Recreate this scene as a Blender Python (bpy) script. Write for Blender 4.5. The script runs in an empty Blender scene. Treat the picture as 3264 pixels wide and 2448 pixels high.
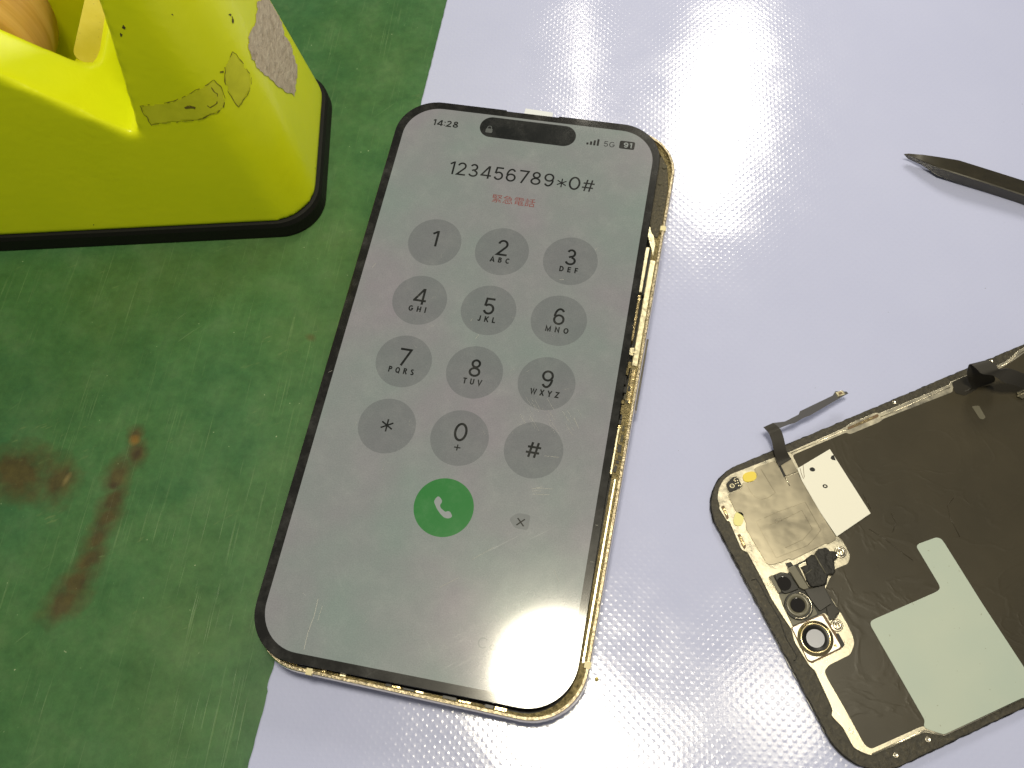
import bpy, bmesh, math, random
from mathutils import Vector, Matrix, noise
from mathutils.bvhtree import BVHTree

random.seed(7)
MM = 0.001                      # everything below is written in millimetres
SC = bpy.context.scene
COL = SC.collection

# ------------------------------------------------------------------ camera
F_PX = 3009.03                  # focal length in photo pixels (3264 x 2448)
CAM = Vector((36.093, -90.8881, 207.8241))
ROW = [Vector((0.98022085, 0.19160176, -0.04955646)),
       Vector((0.15373864, -0.89488335, -0.41898474)),
       Vector((-0.12462546, 0.40307884, -0.90663992))]   # right, down, forward
cam_d = bpy.data.cameras.new('camera')
cam_d.sensor_fit = 'HORIZONTAL'
cam_d.sensor_width = 36.0
cam_d.lens = F_PX / 3264 * 36.0
cam_d.clip_start = 0.005
cam_d.clip_end = 20.0
cam = bpy.data.objects.new('camera', cam_d)
cam.matrix_world = Matrix((
    (ROW[0].x, -ROW[1].x, -ROW[2].x, CAM.x * MM),
    (ROW[0].y, -ROW[1].y, -ROW[2].y, CAM.y * MM),
    (ROW[0].z, -ROW[1].z, -ROW[2].z, CAM.z * MM),
    (0, 0, 0, 1)))
COL.objects.link(cam)
SC.camera = cam

# ------------------------------------------------------------------ light
SC.view_settings.view_transform = 'Standard'
SC.view_settings.look = 'None'
SC.view_settings.gamma = 1.0
SC.view_settings.exposure = 0.12
SC.view_settings.use_curve_mapping = False
SC.render.engine = 'CYCLES'
SC.cycles.use_denoising = True
SC.cycles.max_bounces = 8
SC.cycles.sample_clamp_indirect = 6.0

wd = bpy.data.worlds.new('World')
SC.world = wd
wd.use_nodes = True
wn, wl = wd.node_tree.nodes, wd.node_tree.links
wn.clear()
w_out = wn.new('ShaderNodeOutputWorld')
w_bg = wn.new('ShaderNodeBackground')
w_tc = wn.new('ShaderNodeTexCoord')
w_sep = wn.new('ShaderNodeSeparateXYZ')
w_ramp = wn.new('ShaderNodeValToRGB')
w_noise = wn.new('ShaderNodeTexNoise')
w_noise.inputs['Scale'].default_value = 2.2
w_add = wn.new('ShaderNodeMath'); w_add.operation = 'MULTIPLY_ADD'
w_add.inputs[1].default_value = 0.45
wl.new(w_tc.outputs['Generated'], w_sep.inputs[0])
wl.new(w_tc.outputs['Generated'], w_noise.inputs['Vector'])
wl.new(w_noise.outputs['Fac'], w_add.inputs[0])
wl.new(w_sep.outputs['Z'], w_add.inputs[2])
wl.new(w_add.outputs[0], w_ramp.inputs[0])
e = w_ramp.color_ramp.elements
e[0].position = 0.0; e[0].color = (0.05, 0.048, 0.045, 1)
e[1].position = 1.3 / 1.5; e[1].color = (0.24, 0.235, 0.22, 1)
m_ = w_ramp.color_ramp.elements.new(0.45); m_.color = (0.16, 0.155, 0.145, 1)
wl.new(w_ramp.outputs['Color'], w_bg.inputs['Color'])
w_bg.inputs['Strength'].default_value = 0.7
wl.new(w_bg.outputs[0], w_out.inputs[0])


def disk_lamp(name, loc, target, radius, power, color):
    d = bpy.data.lights.new(name, 'AREA')
    d.shape = 'DISK'
    d.size = 2 * radius * MM
    d.energy = power
    d.color = color
    o = bpy.data.objects.new(name, d)
    o.location = Vector(loc) * MM
    dirv = (Vector(target) - Vector(loc)).normalized()
    o.rotation_euler = dirv.to_track_quat('-Z', 'Y').to_euler()
    COL.objects.link(o)
    return o


WARM = (1.0, 0.915, 0.70)
disk_lamp('bench_lamp', (15, -28, 500), (20, -11, 0), 43, 1.36, WARM)
disk_lamp('bench_lamp', (83, -40, 500), (60, 0, 0), 32, .17, WARM)
disk_lamp('bench_lamp', (172, 14, 500), (80, 0, 0), 34, .13, WARM)  # added head, brightens the metal plates of the removed display
# a desk lamp standing behind the sheet: a wide and a narrow tube
def tube_lamp(name, loc, target, sx, sy, power, color):
    d = bpy.data.lights.new(name, 'AREA')
    d.shape = 'ELLIPSE'
    d.size, d.size_y = sx * MM, sy * MM
    d.energy = power
    d.color = color
    o = bpy.data.objects.new(name, d)
    o.location = Vector(loc) * MM
    o.rotation_euler = (Vector(target) - Vector(loc)).normalized().to_track_quat('-Z', 'Y').to_euler()
    COL.objects.link(o)


tube_lamp('desk_lamp', (61, 296, 240), (70, 40, 0), 56, 125, .37, (1.0, 0.93, 0.76))
tube_lamp('desk_lamp', (-22, 310, 240), (20, 60, 0), 12, 110, .042, (1.0, 0.93, 0.78))

# ------------------------------------------------------------------ helpers


def at(px, py, z=0.0):
    """the place on the level z (mm) that the photo shows at pixel (px, py)"""
    d = ROW[0] * ((px - 1632) / F_PX) + ROW[1] * ((py - 1224) / F_PX) + ROW[2]
    return CAM + d * ((z - CAM.z) / d.z)


def look(px, py):
    return (ROW[0] * ((px - 1632) / F_PX) + ROW[1] * ((py - 1224) / F_PX) + ROW[2]).normalized()


def crop(ox, oy, s):
    return lambda x, y, z=0.0: at(ox + s * x, oy + s * y, z)


Z4 = crop(2164, 1050, 0.49729)
Z5 = crop(2164, 1623, 0.49729)
Z7 = crop(2230, 1400, 0.27125)
Z8 = crop(2400, 1700, 0.27119)
ZL = crop(2800, 1050, 0.21101)
ZS = crop(2700, 400, 0.25497)


def link(name, bm, mat, parent=None, smooth=False, off=None):
    me = bpy.data.meshes.new(name)
    if off is not None:
        for v in bm.verts:
            v.co -= off
    for v in bm.verts:
        v.co *= MM
    bm.normal_update()
    bm.to_mesh(me)
    bm.free()
    if mat:
        me.materials.append(mat)
    if smooth:
        for p in me.polygons:
            p.use_smooth = True
    o = bpy.data.objects.new(name, me)
    COL.objects.link(o)
    if parent is not None:
        o.parent = parent
    return o


def thing(name, label, cat, loc=(0, 0, 0), rot=(0, 0, 0), group=None):
    o = bpy.data.objects.new(name, None)
    o.empty_display_size = 0.01
    COL.objects.link(o)
    o.location = Vector(loc) * MM
    o.rotation_euler = rot
    o['label'] = label
    o['category'] = cat
    if group:
        o['group'] = group
    return o


def tag(o, label, cat, group=None):
    o['label'] = label
    o['category'] = cat
    if group:
        o['group'] = group
    return o


def soft(pts, r=1.0, n=4):
    """round every corner of a closed outline"""
    out = []
    N = len(pts)
    P = [Vector((p[0], p[1])) for p in pts]
    for i in range(N):
        a, b, c = P[i - 1], P[i], P[(i + 1) % N]
        la, lc = (a - b).length, (c - b).length
        if la < 1e-6 or lc < 1e-6:
            out.append(b); continue
        ra, rc = min(r, la * .45), min(r, lc * .45)
        p0, p2 = b + (a - b) * (ra / la), b + (c - b) * (rc / lc)
        for k in range(n + 1):
            t = k / n
            out.append(p0 * (1 - t) ** 2 + b * 2 * t * (1 - t) + p2 * t * t)
    return [(p.x, p.y) for p in out]


def rrect(cx, cy, w, h, r, n=8):
    pts = []
    for sx, sy, a0 in ((1, 1, 0), (-1, 1, 90), (-1, -1, 180), (1, -1, 270)):
        for k in range(n + 1):
            a = math.radians(a0 + 90 * k / n)
            pts.append((cx + sx * (w / 2 - r) + r * math.cos(a), cy + sy * (h / 2 - r) + r * math.sin(a)))
    return pts


def circle(cx, cy, r, n=40, ry=None):
    ry = ry or r
    return [(cx + r * math.cos(2 * math.pi * k / n), cy + ry * math.sin(2 * math.pi * k / n)) for k in range(n)]


def area2(pts):
    return sum(pts[i - 1][0] * pts[i][1] - pts[i][0] * pts[i - 1][1] for i in range(len(pts)))


def inset(pts, d):
    N = len(pts)
    out = []
    for i in range(N):
        a, b, c = Vector(pts[i - 1]), Vector(pts[i]), Vector(pts[(i + 1) % N])
        t = (c - a)
        if t.length < 1e-9:
            out.append(tuple(b)); continue
        t.normalize()
        out.append((b.x - t.y * d, b.y + t.x * d))
    return out


def add_prism(bm, pts, z0, z1, bev=0.0):
    """closed outline (list of x, y) raised from z0 to z1, top edge eased by bev"""
    pts = [(p[0], p[1]) for p in pts]
    if area2(pts) < 0:
        pts = pts[::-1]
    loops = [(pts, z0)]
    if bev > 0:
        loops += [(pts, z1 - bev), (inset(pts, bev * .3), z1 - bev * .3), (inset(pts, bev), z1)]
    else:
        loops += [(pts, z1)]
    vs = [[bm.verts.new((x, y, z)) for x, y in lp] for lp, z in loops]
    n = len(pts)
    for a, b in zip(vs, vs[1:]):
        for i in range(n):
            bm.faces.new((a[i - 1], a[i], b[i], b[i - 1]))
    bm.faces.new(vs[-1])
    bm.faces.new(vs[0][::-1])
    return bm


def prism(name, pts, z0, z1, mat, parent=None, bev=0.0, off=None):
    return link(name, add_prism(bmesh.new(), pts, z0, z1, bev), mat, parent, off=off)


def add_ring(bm, outer, inner, z0, z1):
    """band between two outlines with the same number of points"""
    if area2(outer) < 0:
        outer, inner = outer[::-1], inner[::-1]
    n = len(outer)
    A = [bm.verts.new((x, y, z0)) for x, y in outer]
    B = [bm.verts.new((x, y, z1)) for x, y in outer]
    Cc = [bm.verts.new((x, y, z1)) for x, y in inner]
    D = [bm.verts.new((x, y, z0)) for x, y in inner]
    for i in range(n):
        for p, q in ((A, B), (B, Cc), (Cc, D), (D, A)):
            bm.faces.new((p[i - 1], p[i], q[i], q[i - 1]))
    return bm


def add_lathe(bm, prof, c, axis='Z', n=40):
    rings = []
    for r, h in prof:
        ring = []
        for k in range(n):
            a = 2 * math.pi * k / n
            if axis == 'Z':
                p = (c[0] + r * math.cos(a), c[1] + r * math.sin(a), c[2] + h)
            else:
                p = (c[0] + r * math.cos(a), c[1] + h, c[2] + r * math.sin(a))
            ring.append(bm.verts.new(p))
        rings.append(ring)
    for a, b in zip(rings, rings[1:]):
        for k in range(n):
            bm.faces.new((a[k - 1], a[k], b[k], b[k - 1]))
    return rings


def add_tube(bm, pts, r, n=6):
    rings = []
    N = len(pts)
    P = [Vector(p) for p in pts]
    for i in range(N):
        t = (P[min(i + 1, N - 1)] - P[max(i - 1, 0)]).normalized()
        s = t.cross(Vector((0, 0, 1)))
        if s.length < 1e-4:
            s = Vector((1, 0, 0))
        s.normalize()
        q = s.cross(t)
        rings.append([bm.verts.new(P[i] + s * (r * math.cos(2 * math.pi * k / n)) + q * (r * math.sin(2 * math.pi * k / n))) for k in range(n)])
    for a, b in zip(rings, rings[1:]):
        for k in range(n):
            bm.faces.new((a[k - 1], a[k], b[k], b[k - 1]))
    bm.faces.new(rings[0][::-1]); bm.faces.new(rings[-1])
    return bm


def add_box(bm, cx, cy, w, h, z0, z1, rot=0.0):
    c, s = math.cos(rot), math.sin(rot)
    pts = [(cx + x * c - y * s, cy + x * s + y * c) for x, y in ((-w / 2, -h / 2), (w / 2, -h / 2), (w / 2, h / 2), (-w / 2, h / 2))]
    return add_prism(bm, pts, z0, z1)


def split_loft(name, rings, mat, parent, off):
    """sides that curve smoothly along their length and meet at crisp edges"""
    bm = bmesh.new()
    n = len(rings[0])
    for i in range(n):
        va = [bm.verts.new(r[i - 1]) for r in rings]
        vb = [bm.verts.new(r[i]) for r in rings]
        for k in range(len(rings) - 1):
            bm.faces.new((va[k], vb[k], vb[k + 1], va[k + 1]))
    for r in (rings[0], rings[-1]):
        bm.faces.new([bm.verts.new(p) for p in r])
    return link(name, bm, mat, parent, True, off)


def text_mesh(s, x0, x1, y0, y1, z, bold=0.0, spacing=1.0):
    """flat lettering fitted to the rectangle x0..x1, y0..y1 (mm); returns a bmesh"""
    cu = bpy.data.curves.new('text', 'FONT')
    cu.body = s
    cu.offset = bold
    cu.space_character = spacing
    cu.resolution_u = 6
    o = bpy.data.objects.new('text', cu)
    COL.objects.link(o)
    dg = bpy.context.evaluated_depsgraph_get()
    me = bpy.data.meshes.new_from_object(o.evaluated_get(dg))
    bm = bmesh.new()
    bm.from_mesh(me)
    bpy.data.objects.remove(o)
    bpy.data.curves.remove(cu)
    bpy.data.meshes.remove(me)
    xs = [v.co.x for v in bm.verts]; ys = [v.co.y for v in bm.verts]
    ax, bx, ay, by = min(xs), max(xs), min(ys), max(ys)
    for v in bm.verts:
        v.co = Vector((x0 + (v.co.x - ax) / (bx - ax) * (x1 - x0), y0 + (v.co.y - ay) / (by - ay) * (y1 - y0), z))
    return bm


# lettering drawn as strokes: unit cap height, centre lines only


def arc(cx, cy, rx, ry, a0, a1, n=18):
    return [(cx + rx * math.cos(math.radians(a0 + (a1 - a0) * k / n)), cy + ry * math.sin(math.radians(a0 + (a1 - a0) * k / n))) for k in range(n + 1)]


def strokes(ch, h):
    """(width, list of (centre line, closed)) for one character; h is half the stroke width"""
    T, B = 1 - h, h
    six = [(arc(.32, .5, .32 - h, .5 - h, 42, 182), False), (arc(.315, .315, .315 - h, .315 - h, 0, 360, 30), True)]
    g_ = {
        '0': (.66, [(arc(.33, .5, .33 - h, .5 - h, 0, 360, 40), True)]),
        '1': (.33, [([(.33 - h, 1), (.33 - h, 0)], False), ([(.02, .78), (.33 - h * 1.6, 1 - h * 1.1)], False)]),
        '2': (.60, [(arc(.295, .70, .285 - h, .30 - h, 172, -32) + [(.07, B), (.60, B)], False)]),
        '3': (.62, [(arc(.30, .735, .255 - h, .265 - h, 160, -90) + [(.20, .475 + h * .0)], False), (arc(.305, .27, .305 - h, .27 - h, 80, -162), False)]),
        '4': (.68, [([(.50, 0), (.50, 1 - h * .4)], False), ([(.47, 1 - h), (.06, .24)], False), ([(0, .235), (.68, .235)], False)]),
        '5': (.60, [([(.54, T), (.12, T), (.075, .50)], False), (arc(.29, .33, .30 - h, .33 - h, 142, -160), False)]),
        '6': (.64, six),
        '7': (.60, [([(0, T), (.56, T), (.20, 0)], False)]),
        '8': (.64, [(arc(.32, .745, .26 - h, .255 - h, 0, 360, 28), True), (arc(.32, .275, .32 - h, .275 - h, 0, 360, 30), True)]),
        '9': (.64, [([(.64 - x, 1 - y_) for x, y_ in l], c) for l, c in six]),
        '#': (.80, [([(.18, 0), (.30, 1)], False), ([(.50, 0), (.62, 1)], False), ([(.06, .68), (.80, .68)], False), ([(0, .32), (.74, .32)], False)]),
        ':': (.10, [([(.05, .12), (.05, .26)], False), ([(.05, .62), (.05, .76)], False)]),
        'A': (.72, [([(.04, 0), (.36, 1 - h * .6), (.68, 0)], False), ([(.16, .30), (.56, .30)], False)]),
        'B': (.60, [([(B, 0), (B, 1)], False), ([(B, T)] + arc(.32, .765, .235 - h, .235 - h, 90, -90, 10) + [(B, .53)], False), ([(B, .53)] + arc(.33, .265 + h * .5, .27 - h, .265 - h * .5, 90, -90, 10) + [(B, B)], False)]),
        'C': (.70, [(arc(.37, .5, .37 - h, .5 - h, 42, 318, 26), False)]),
        'D': (.68, [([(B, 0), (B, 1)], False), ([(B, T)] + arc(.26, .5, .42 - h, .5 - h, 90, -90, 16) + [(B, B)], False)]),
        'E': (.54, [([(B, 0), (B, 1)], False), ([(B, T), (.54, T)], False), ([(B, .51), (.50, .51)], False), ([(B, B), (.54, B)], False)]),
        'F': (.52, [([(B, 0), (B, 1)], False), ([(B, T), (.52, T)], False), ([(B, .48), (.47, .48)], False)]),
        'G': (.76, [(arc(.38, .5, .38 - h, .5 - h, 44, 352, 26) + [(.76 - h, .46), (.42, .46)], False)]),
        'H': (.68, [([(B, 0), (B, 1)], False), ([(.68 - h, 0), (.68 - h, 1)], False), ([(B, .51), (.68 - h, .51)], False)]),
        'I': (2 * h, [([(h, 0), (h, 1)], False)]),
        'J': (.50, [([(.50 - h, 1), (.50 - h, .28)] + arc(.25, .26, .25 - h, .26 - h, 0, -172, 14), False)]),
        'K': (.66, [([(B, 0), (B, 1)], False), ([(.62, 1), (B, .38)], False), ([(.26, .58), (.64, 0)], False)]),
        'L': (.52, [([(B, 1), (B, 0)], False), ([(B, B), (.52, B)], False)]),
        'M': (.84, [([(B, 0), (B, 1 - h), (.42, .12), (.84 - h, 1 - h), (.84 - h, 0)], False)]),
        'N': (.70, [([(B, 0), (B, 1 - h), (.70 - h, h), (.70 - h, 1)], False)]),
        'O': (.78, [(arc(.39, .5, .39 - h, .5 - h, 0, 360, 36), True)]),
        'P': (.60, [([(B, 0), (B, 1)], False), ([(B, T)] + arc(.30, .71, .30 - h, .29 - h, 90, -90, 12) + [(B, .42 + h)], False)]),
        'Q': (.78, [(arc(.39, .5, .39 - h, .5 - h, 0, 360, 36), True), ([(.44, .26), (.72, -.03)], False)]),
        'R': (.62, [([(B, 0), (B, 1)], False), ([(B, T)] + arc(.30, .72, .29 - h, .28 - h, 90, -90, 12) + [(B, .44 + h)], False), ([(.32, .44), (.60, 0)], False)]),
        'S': (.62, [(arc(.31, .74, .28 - h, .26 - h, 28, 232, 16) + arc(.31, .26, .31 - h, .27 - h, 62, -152, 18), False)]),
        'T': (.64, [([(.32, 0), (.32, 1)], False), ([(0, T), (.64, T)], False)]),
        'U': (.68, [([(h, 1), (h, .36)] + arc(.34, .34, .34 - h, .34 - h, 180, 360, 18) + [(.68 - h, 1)], False)]),
        'V': (.70, [([(.04, 1), (.35, h * .6), (.66, 1)], False)]),
        'W': (.98, [([(.04, 1), (.27, h * .8), (.49, .96), (.71, h * .8), (.94, 1)], False)]),
        'X': (.68, [([(.05, 1), (.63, 0)], False), ([(.63, 1), (.05, 0)], False)]),
        'Y': (.68, [([(.04, 1), (.34, .46), (.64, 1)], False), ([(.34, .48), (.34, 0)], False)]),
        'Z': (.62, [([(.02, T), (.56, T), (.06, B), (.62, B)], False)]),
        'a': (.52, [(arc(.24, .26, .24 - h, .26 - h, 0, 360, 24), True), ([(.52 - h, .52), (.52 - h, 0)], False)]),
        'n': (.46, [([(h, .52), (h, 0)], False), ([(h, .30)] + arc(.23, .30, .23 - h, .22 - h, 180, 0, 12) + [(.46 - h, 0)], False)]),
        'c': (.46, [(arc(.25, .26, .25 - h, .26 - h, 42, 318, 20), False)]),
        'e': (.50, [([(h, .27), (.50 - h, .27)] + arc(.25, .26, .25 - h, .26 - h, 0, 312, 22), False)]),
        'l': (2 * h, [([(h, 0), (h, 1)], False)]),
    }
    return g_[ch]


def lettering(s, x0, x1, y0, y1, z, weight=.11, gap=.12):
    h = weight / 2
    items, x = [], 0.0
    for ch in s:
        wd_, paths = strokes(ch, h)
        for pts, closed in paths:
            items.append(([(px + x, py) for px, py in pts], closed))
        x += wd_ + gap
    total = x - gap
    kx, ky = (x1 - x0) / total, (y1 - y0)
    bm = bmesh.new()
    for k, (pts, closed) in enumerate(items):
        P = [Vector((x0 + p[0] * kx, y0 + p[1] * ky)) for p in pts]
        if closed:
            P = P[:-1]
        n = len(P)
        hw = h * (kx + ky) / 2 if abs(kx / ky - 1) < .5 else h * ky
        zl = z + .0012 * (k % 6)
        L, R = [], []
        for i in range(n):
            a = P[i - 1] if (i > 0 or closed) else None
            b = P[(i + 1) % n] if (i < n - 1 or closed) else None
            d1 = (P[i] - a).normalized() if a is not None else None
            d2 = (b - P[i]).normalized() if b is not None else None
            d1 = d1 or d2
            d2 = d2 or d1
            n1, n2 = Vector((-d1.y, d1.x)), Vector((-d2.y, d2.x))
            m = (n1 + n2)
            m = m.normalized() if m.length > 1e-6 else n1
            mit = min(1 / max(.35, m.dot(n1)), 2.4)
            q_ = m * hw * mit
            L.append(bm.verts.new((P[i].x + q_.x, P[i].y + q_.y, zl)))
            R.append(bm.verts.new((P[i].x - q_.x, P[i].y - q_.y, zl)))
        for i in range(n if closed else n - 1):
            j = (i + 1) % n
            bm.faces.new((R[i], R[j], L[j], L[i]))
    return bm


# ------------------------------------------------------------------ materials


class Mat:
    def __init__(self, name, base=(.5, .5, .5), rough=.5, metal=0.0, spec=.5, emit=None, estr=1.0, coat=0.0, sss=0.0):
        self.m = bpy.data.materials.new(name)
        self.m.use_nodes = True
        self.n = self.m.node_tree.nodes
        self.l = self.m.node_tree.links
        self.b = self.n['Principled BSDF']
        self.out = self.n['Material Output']
        i = self.b.inputs
        i['Base Color'].default_value = (*base, 1)
        i['Roughness'].default_value = rough
        i['Metallic'].default_value = metal
        i['Specular IOR Level'].default_value = spec
        i['Coat Weight'].default_value = coat
        if emit:
            i['Emission Color'].default_value = (*emit, 1)
            i['Emission Strength'].default_value = estr
        self.tc = None

    def coord(self, rot=0.0, scale=(1, 1, 1)):
        """object coordinates in millimetres, turned and stretched"""
        if not self.tc:
            self.tc = self.n.new('ShaderNodeTexCoord')
        mp = self.n.new('ShaderNodeMapping')
        mp.vector_type = 'TEXTURE' if False else 'POINT'
        mp.inputs['Scale'].default_value = tuple(1000 * s for s in scale)
        if rot:
            r = self.n.new('ShaderNodeVectorRotate')
            r.rotation_type = 'Z_AXIS'
            r.inputs['Angle'].default_value = rot
            self.l.new(self.tc.outputs['Object'], r.inputs['Vector'])
            self.l.new(r.outputs[0], mp.inputs['Vector'])
        else:
            self.l.new(self.tc.outputs['Object'], mp.inputs['Vector'])
        return mp.outputs[0]

    def noise(self, scale, detail=4, rough=.55, rot=0.0, stretch=(1, 1, 1), dist=0.0):
        t = self.n.new('ShaderNodeTexNoise')
        t.inputs['Scale'].default_value = scale
        t.inputs['Detail'].default_value = detail
        t.inputs['Roughness'].default_value = rough
        t.inputs['Distortion'].default_value = dist
        self.l.new(self.coord(rot, stretch), t.inputs['Vector'])
        return t.outputs['Fac']

    def ramp(self, fac, stops):
        r = self.n.new('ShaderNodeValToRGB')
        el = r.color_ramp.elements
        while len(el) > 1:
            el.remove(el[-1])
        for k, (p, c) in enumerate(stops):
            c = (*c, 1) if not isinstance(c, (int, float)) else (c, c, c, 1)
            if k == 0:
                el[0].position = p; el[0].color = c
            else:
                x = el.new(p); x.color = c
        self.l.new(fac, r.inputs[0])
        return r.outputs['Color']

    def math(self, op, a, b=None, c=None):
        m = self.n.new('ShaderNodeMath')
        m.operation = op
        for k, v in enumerate((a, b, c)):
            if v is None:
                continue
            if isinstance(v, (int, float)):
                m.inputs[k].default_value = v
            else:
                self.l.new(v, m.inputs[k])
        return m.outputs[0]

    def mix(self, fac, a, b, mode='MIX'):
        m = self.n.new('ShaderNodeMix')
        m.data_type = 'RGBA'
        m.blend_type = mode
        for sock, v in ((m.inputs[0], fac), (m.inputs[6], a), (m.inputs[7], b)):
            if isinstance(v, tuple):
                sock.default_value = (*v, 1)
            elif isinstance(v, (int, float)):
                sock.default_value = v
            else:
                self.l.new(v, sock)
        return m.outputs[2]

    def set(self, name, sock):
        self.l.new(sock, self.b.inputs[name])
        return self

    def bump(self, h, dist=1.0, strength=1.0):
        """h: height in millimetres"""
        b = self.n.new('ShaderNodeBump')
        b.inputs['Strength'].default_value = strength
        b.inputs['Distance'].default_value = dist * MM
        self.l.new(h, b.inputs['Height'])
        self.l.new(b.outputs[0], self.b.inputs['Normal'])
        return self

    def haze(self, amount, rough, color=(1, 1, 1)):
        """a second, wide lobe: the dull film of fine scratches and grease on glass"""
        g = self.n.new('ShaderNodeBsdfGlossy')
        g.inputs['Color'].default_value = (*[amount * c for c in color], 1)
        g.inputs['Roughness'].default_value = rough
        a = self.n.new('ShaderNodeAddShader')
        self.l.new(self.b.outputs[0], a.inputs[0])
        self.l.new(g.outputs[0], a.inputs[1])
        self.l.new(a.outputs[0], self.out.inputs['Surface'])
        return g


def plain(name, base, rough=.5, metal=0.0, **k):
    return Mat(name, base, rough, metal, **k).m


# green bench: scratched painted rubber with rusty stains
g = Mat('green_bench', (.06, .16, .04), .45)
n1 = g.noise(.012, 5, .6)
n2 = g.noise(.09, 6, .65)
col = g.ramp(n1, [(.3, (.034, .164, .072)), (.5, (.052, .176, .054)), (.68, (.088, .172, .046))])
col = g.mix(.55, col, g.ramp(n2, [(.3, (.026, .074, .022)), (.52, (.050, .122, .034)), (.75, (.090, .160, .058))]))
STREAK = math.radians(-22)
s1 = g.noise(2.6, 2, .5, rot=math.radians(-4.5), stretch=(1, .020, 1))
s1m = g.ramp(s1, [(.615, 0.0), (.73, 1.0)])
s2 = g.noise(.05, 3, .6)
s1m = g.math('MULTIPLY', s1m, g.ramp(s2, [(.36, 0.0), (.6, 1.0)]))
s3 = g.noise(1.5, 2, .5, rot=math.radians(38), stretch=(1, .05, 1))
s3m = g.math('MULTIPLY', g.ramp(s3, [(.69, 0.0), (.74, .8)]), g.ramp(g.noise(.03, 2, .5), [(.5, 0.0), (.62, 1.0)]))
scr = g.math('MAXIMUM', s1m, s3m)
col = g.mix(g.math('MULTIPLY', scr, .40), col, (.15, .26, .10))
# rusty stains: soft blobs placed on the bench
wob = g.noise(.16, 3, .6)
def blob(px, py, rx, ry, rot):
    c = at(px, py, -0.6)
    mp = g.n.new('ShaderNodeMapping'); mp.vector_type = 'TEXTURE'
    mp.inputs['Location'].default_value = (c.x * MM, c.y * MM, -0.6 * MM)
    mp.inputs['Rotation'].default_value = (0, 0, rot)
    mp.inputs['Scale'].default_value = (rx * MM, ry * MM, 1)
    g.l.new(g.tc.outputs['Object'], mp.inputs['Vector'])
    ln = g.n.new('ShaderNodeVectorMath'); ln.operation = 'LENGTH'
    g.l.new(mp.outputs[0], ln.inputs[0])
    d = g.math('ADD', ln.outputs['Value'], g.math('MULTIPLY_ADD', wob, 1.1, -.55))
    return g.ramp(d, [(.25, 1.0), (1.15, 0.0)])
st = None
for args in ((60, 1510, 15, 9.5, .1), (190, 1535, 6.5, 8, .0), (374, 1520, 4.5, 8, .1), (362, 1590, 4, 7, -.2), (340, 1650, 3.6, 7, -.35),
             (312, 1715, 3.6, 8, -.45), (280, 1785, 4.2, 8, -.5), (245, 1850, 5, 8, -.6), (205, 1920, 5.5, 7.5, -.7), (437, 1440, 3.6, 5.5, .2),
             (430, 1385, 3.2, 3, 0)):
    b_ = blob(*args)
    st = b_ if st is None else g.math('MAXIMUM', st, b_)
col = g.mix(g.math('MULTIPLY', st, .92), col, g.ramp(g.noise(.25, 4, .6), [(.35, (.050, .036, .010)), (.7, (.085, .064, .017))]))
# chips and crusts in the middle of the stains
for (px, py, rx, ry, c) in ((428, 1402, 1.9, 1.7, (.22, .12, .02)), (437, 1447, 1.3, 2.1, (.030, .018, .006)), (212, 1528, .9, 2.4, (.20, .16, .06)),
                            (360, 1548, 1.6, 1.2, (.040, .026, .008)), (990, 1075, 1.7, 1.3, (.075, .085, .022))):
    col = g.mix(g.math('MULTIPLY', blob(px, py, rx, ry, -.2), .8), col, c)
fine = g.noise(.55, 6, .7)
col = g.mix(.5, col, g.ramp(fine, [(.3, .72), (.5, 1.0), (.72, 1.30)]), 'MULTIPLY')
nick = g.noise(.8, 3, .6, rot=.9, stretch=(1, .22, 1))
nick = g.math('MULTIPLY', g.ramp(nick, [(.66, 0.0), (.74, .55)]), g.ramp(g.noise(.045, 2, .5), [(.45, 0.0), (.62, 1.0)]))
col = g.mix(nick, col, (.13, .21, .075))
# pale specks of dust
sp = g.noise(1.1, 1, .4)
col = g.mix(g.ramp(sp, [(.80, 0.0), (.84, .8)]), col, (.38, .45, .28))
g.set('Base Color', col)
g.set('Roughness', g.ramp(n2, [(.3, .34), (.7, .55)]))
g.bump(g.math('ADD', g.math('MULTIPLY', scr, -.03), g.math('MULTIPLY', n2, .12)), 1.0, .6)
M_BENCH = g.m

# pale periwinkle PVC sheet with a woven emboss
w = Mat('woven_vinyl', (.55, .59, .84), .22, spec=.85)
xy = w.n.new('ShaderNodeSeparateXYZ')
rotv = w.coord(math.radians(-7))
w.l.new(rotv, xy.inputs[0])
PITCH = 2.05
jx = w.math('MULTIPLY_ADD', w.noise(.25, 2, .5), .5, xy.outputs[0])
jy = w.math('MULTIPLY_ADD', w.noise(.22, 2, .5), .5, xy.outputs[1])
sx = w.math('SINE', w.math('MULTIPLY', jx, 2 * math.pi / PITCH))
sy = w.math('SINE', w.math('MULTIPLY', jy, 2 * math.pi / PITCH))
wv = w.math('POWER', w.math('MAXIMUM', w.math('MULTIPLY', sx, sy), 0.0), 1.4)
gr = w.noise(1.6, 3, .6)
big = w.noise(.03, 2, .5)
h = w.math('ADD', w.math('MULTIPLY', wv, .0135), w.math('ADD', w.math('MULTIPLY', gr, .008), w.math('MULTIPLY', big, .45)))
w.bump(h, 1.0, 1.0)
cm = w.noise(.02, 4, .6)
wc = w.ramp(cm, [(.3, (.53, .57, .83)), (.7, (.56, .60, .86))])
spk = w.noise(.75, 2, .5)
wc = w.mix(w.math('MULTIPLY', w.ramp(spk, [(.752, 0.0), (.775, 1.0)]), w.ramp(w.noise(.06, 2, .5), [(.5, 0.0), (.62, .75)])), wc, (.16, .15, .15))
w.set('Base Color', wc)
w.set('Roughness', w.ramp(w.noise(.12, 3, .6), [(.3, .10), (.7, .16)]))
M_SHEET = w.m

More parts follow.
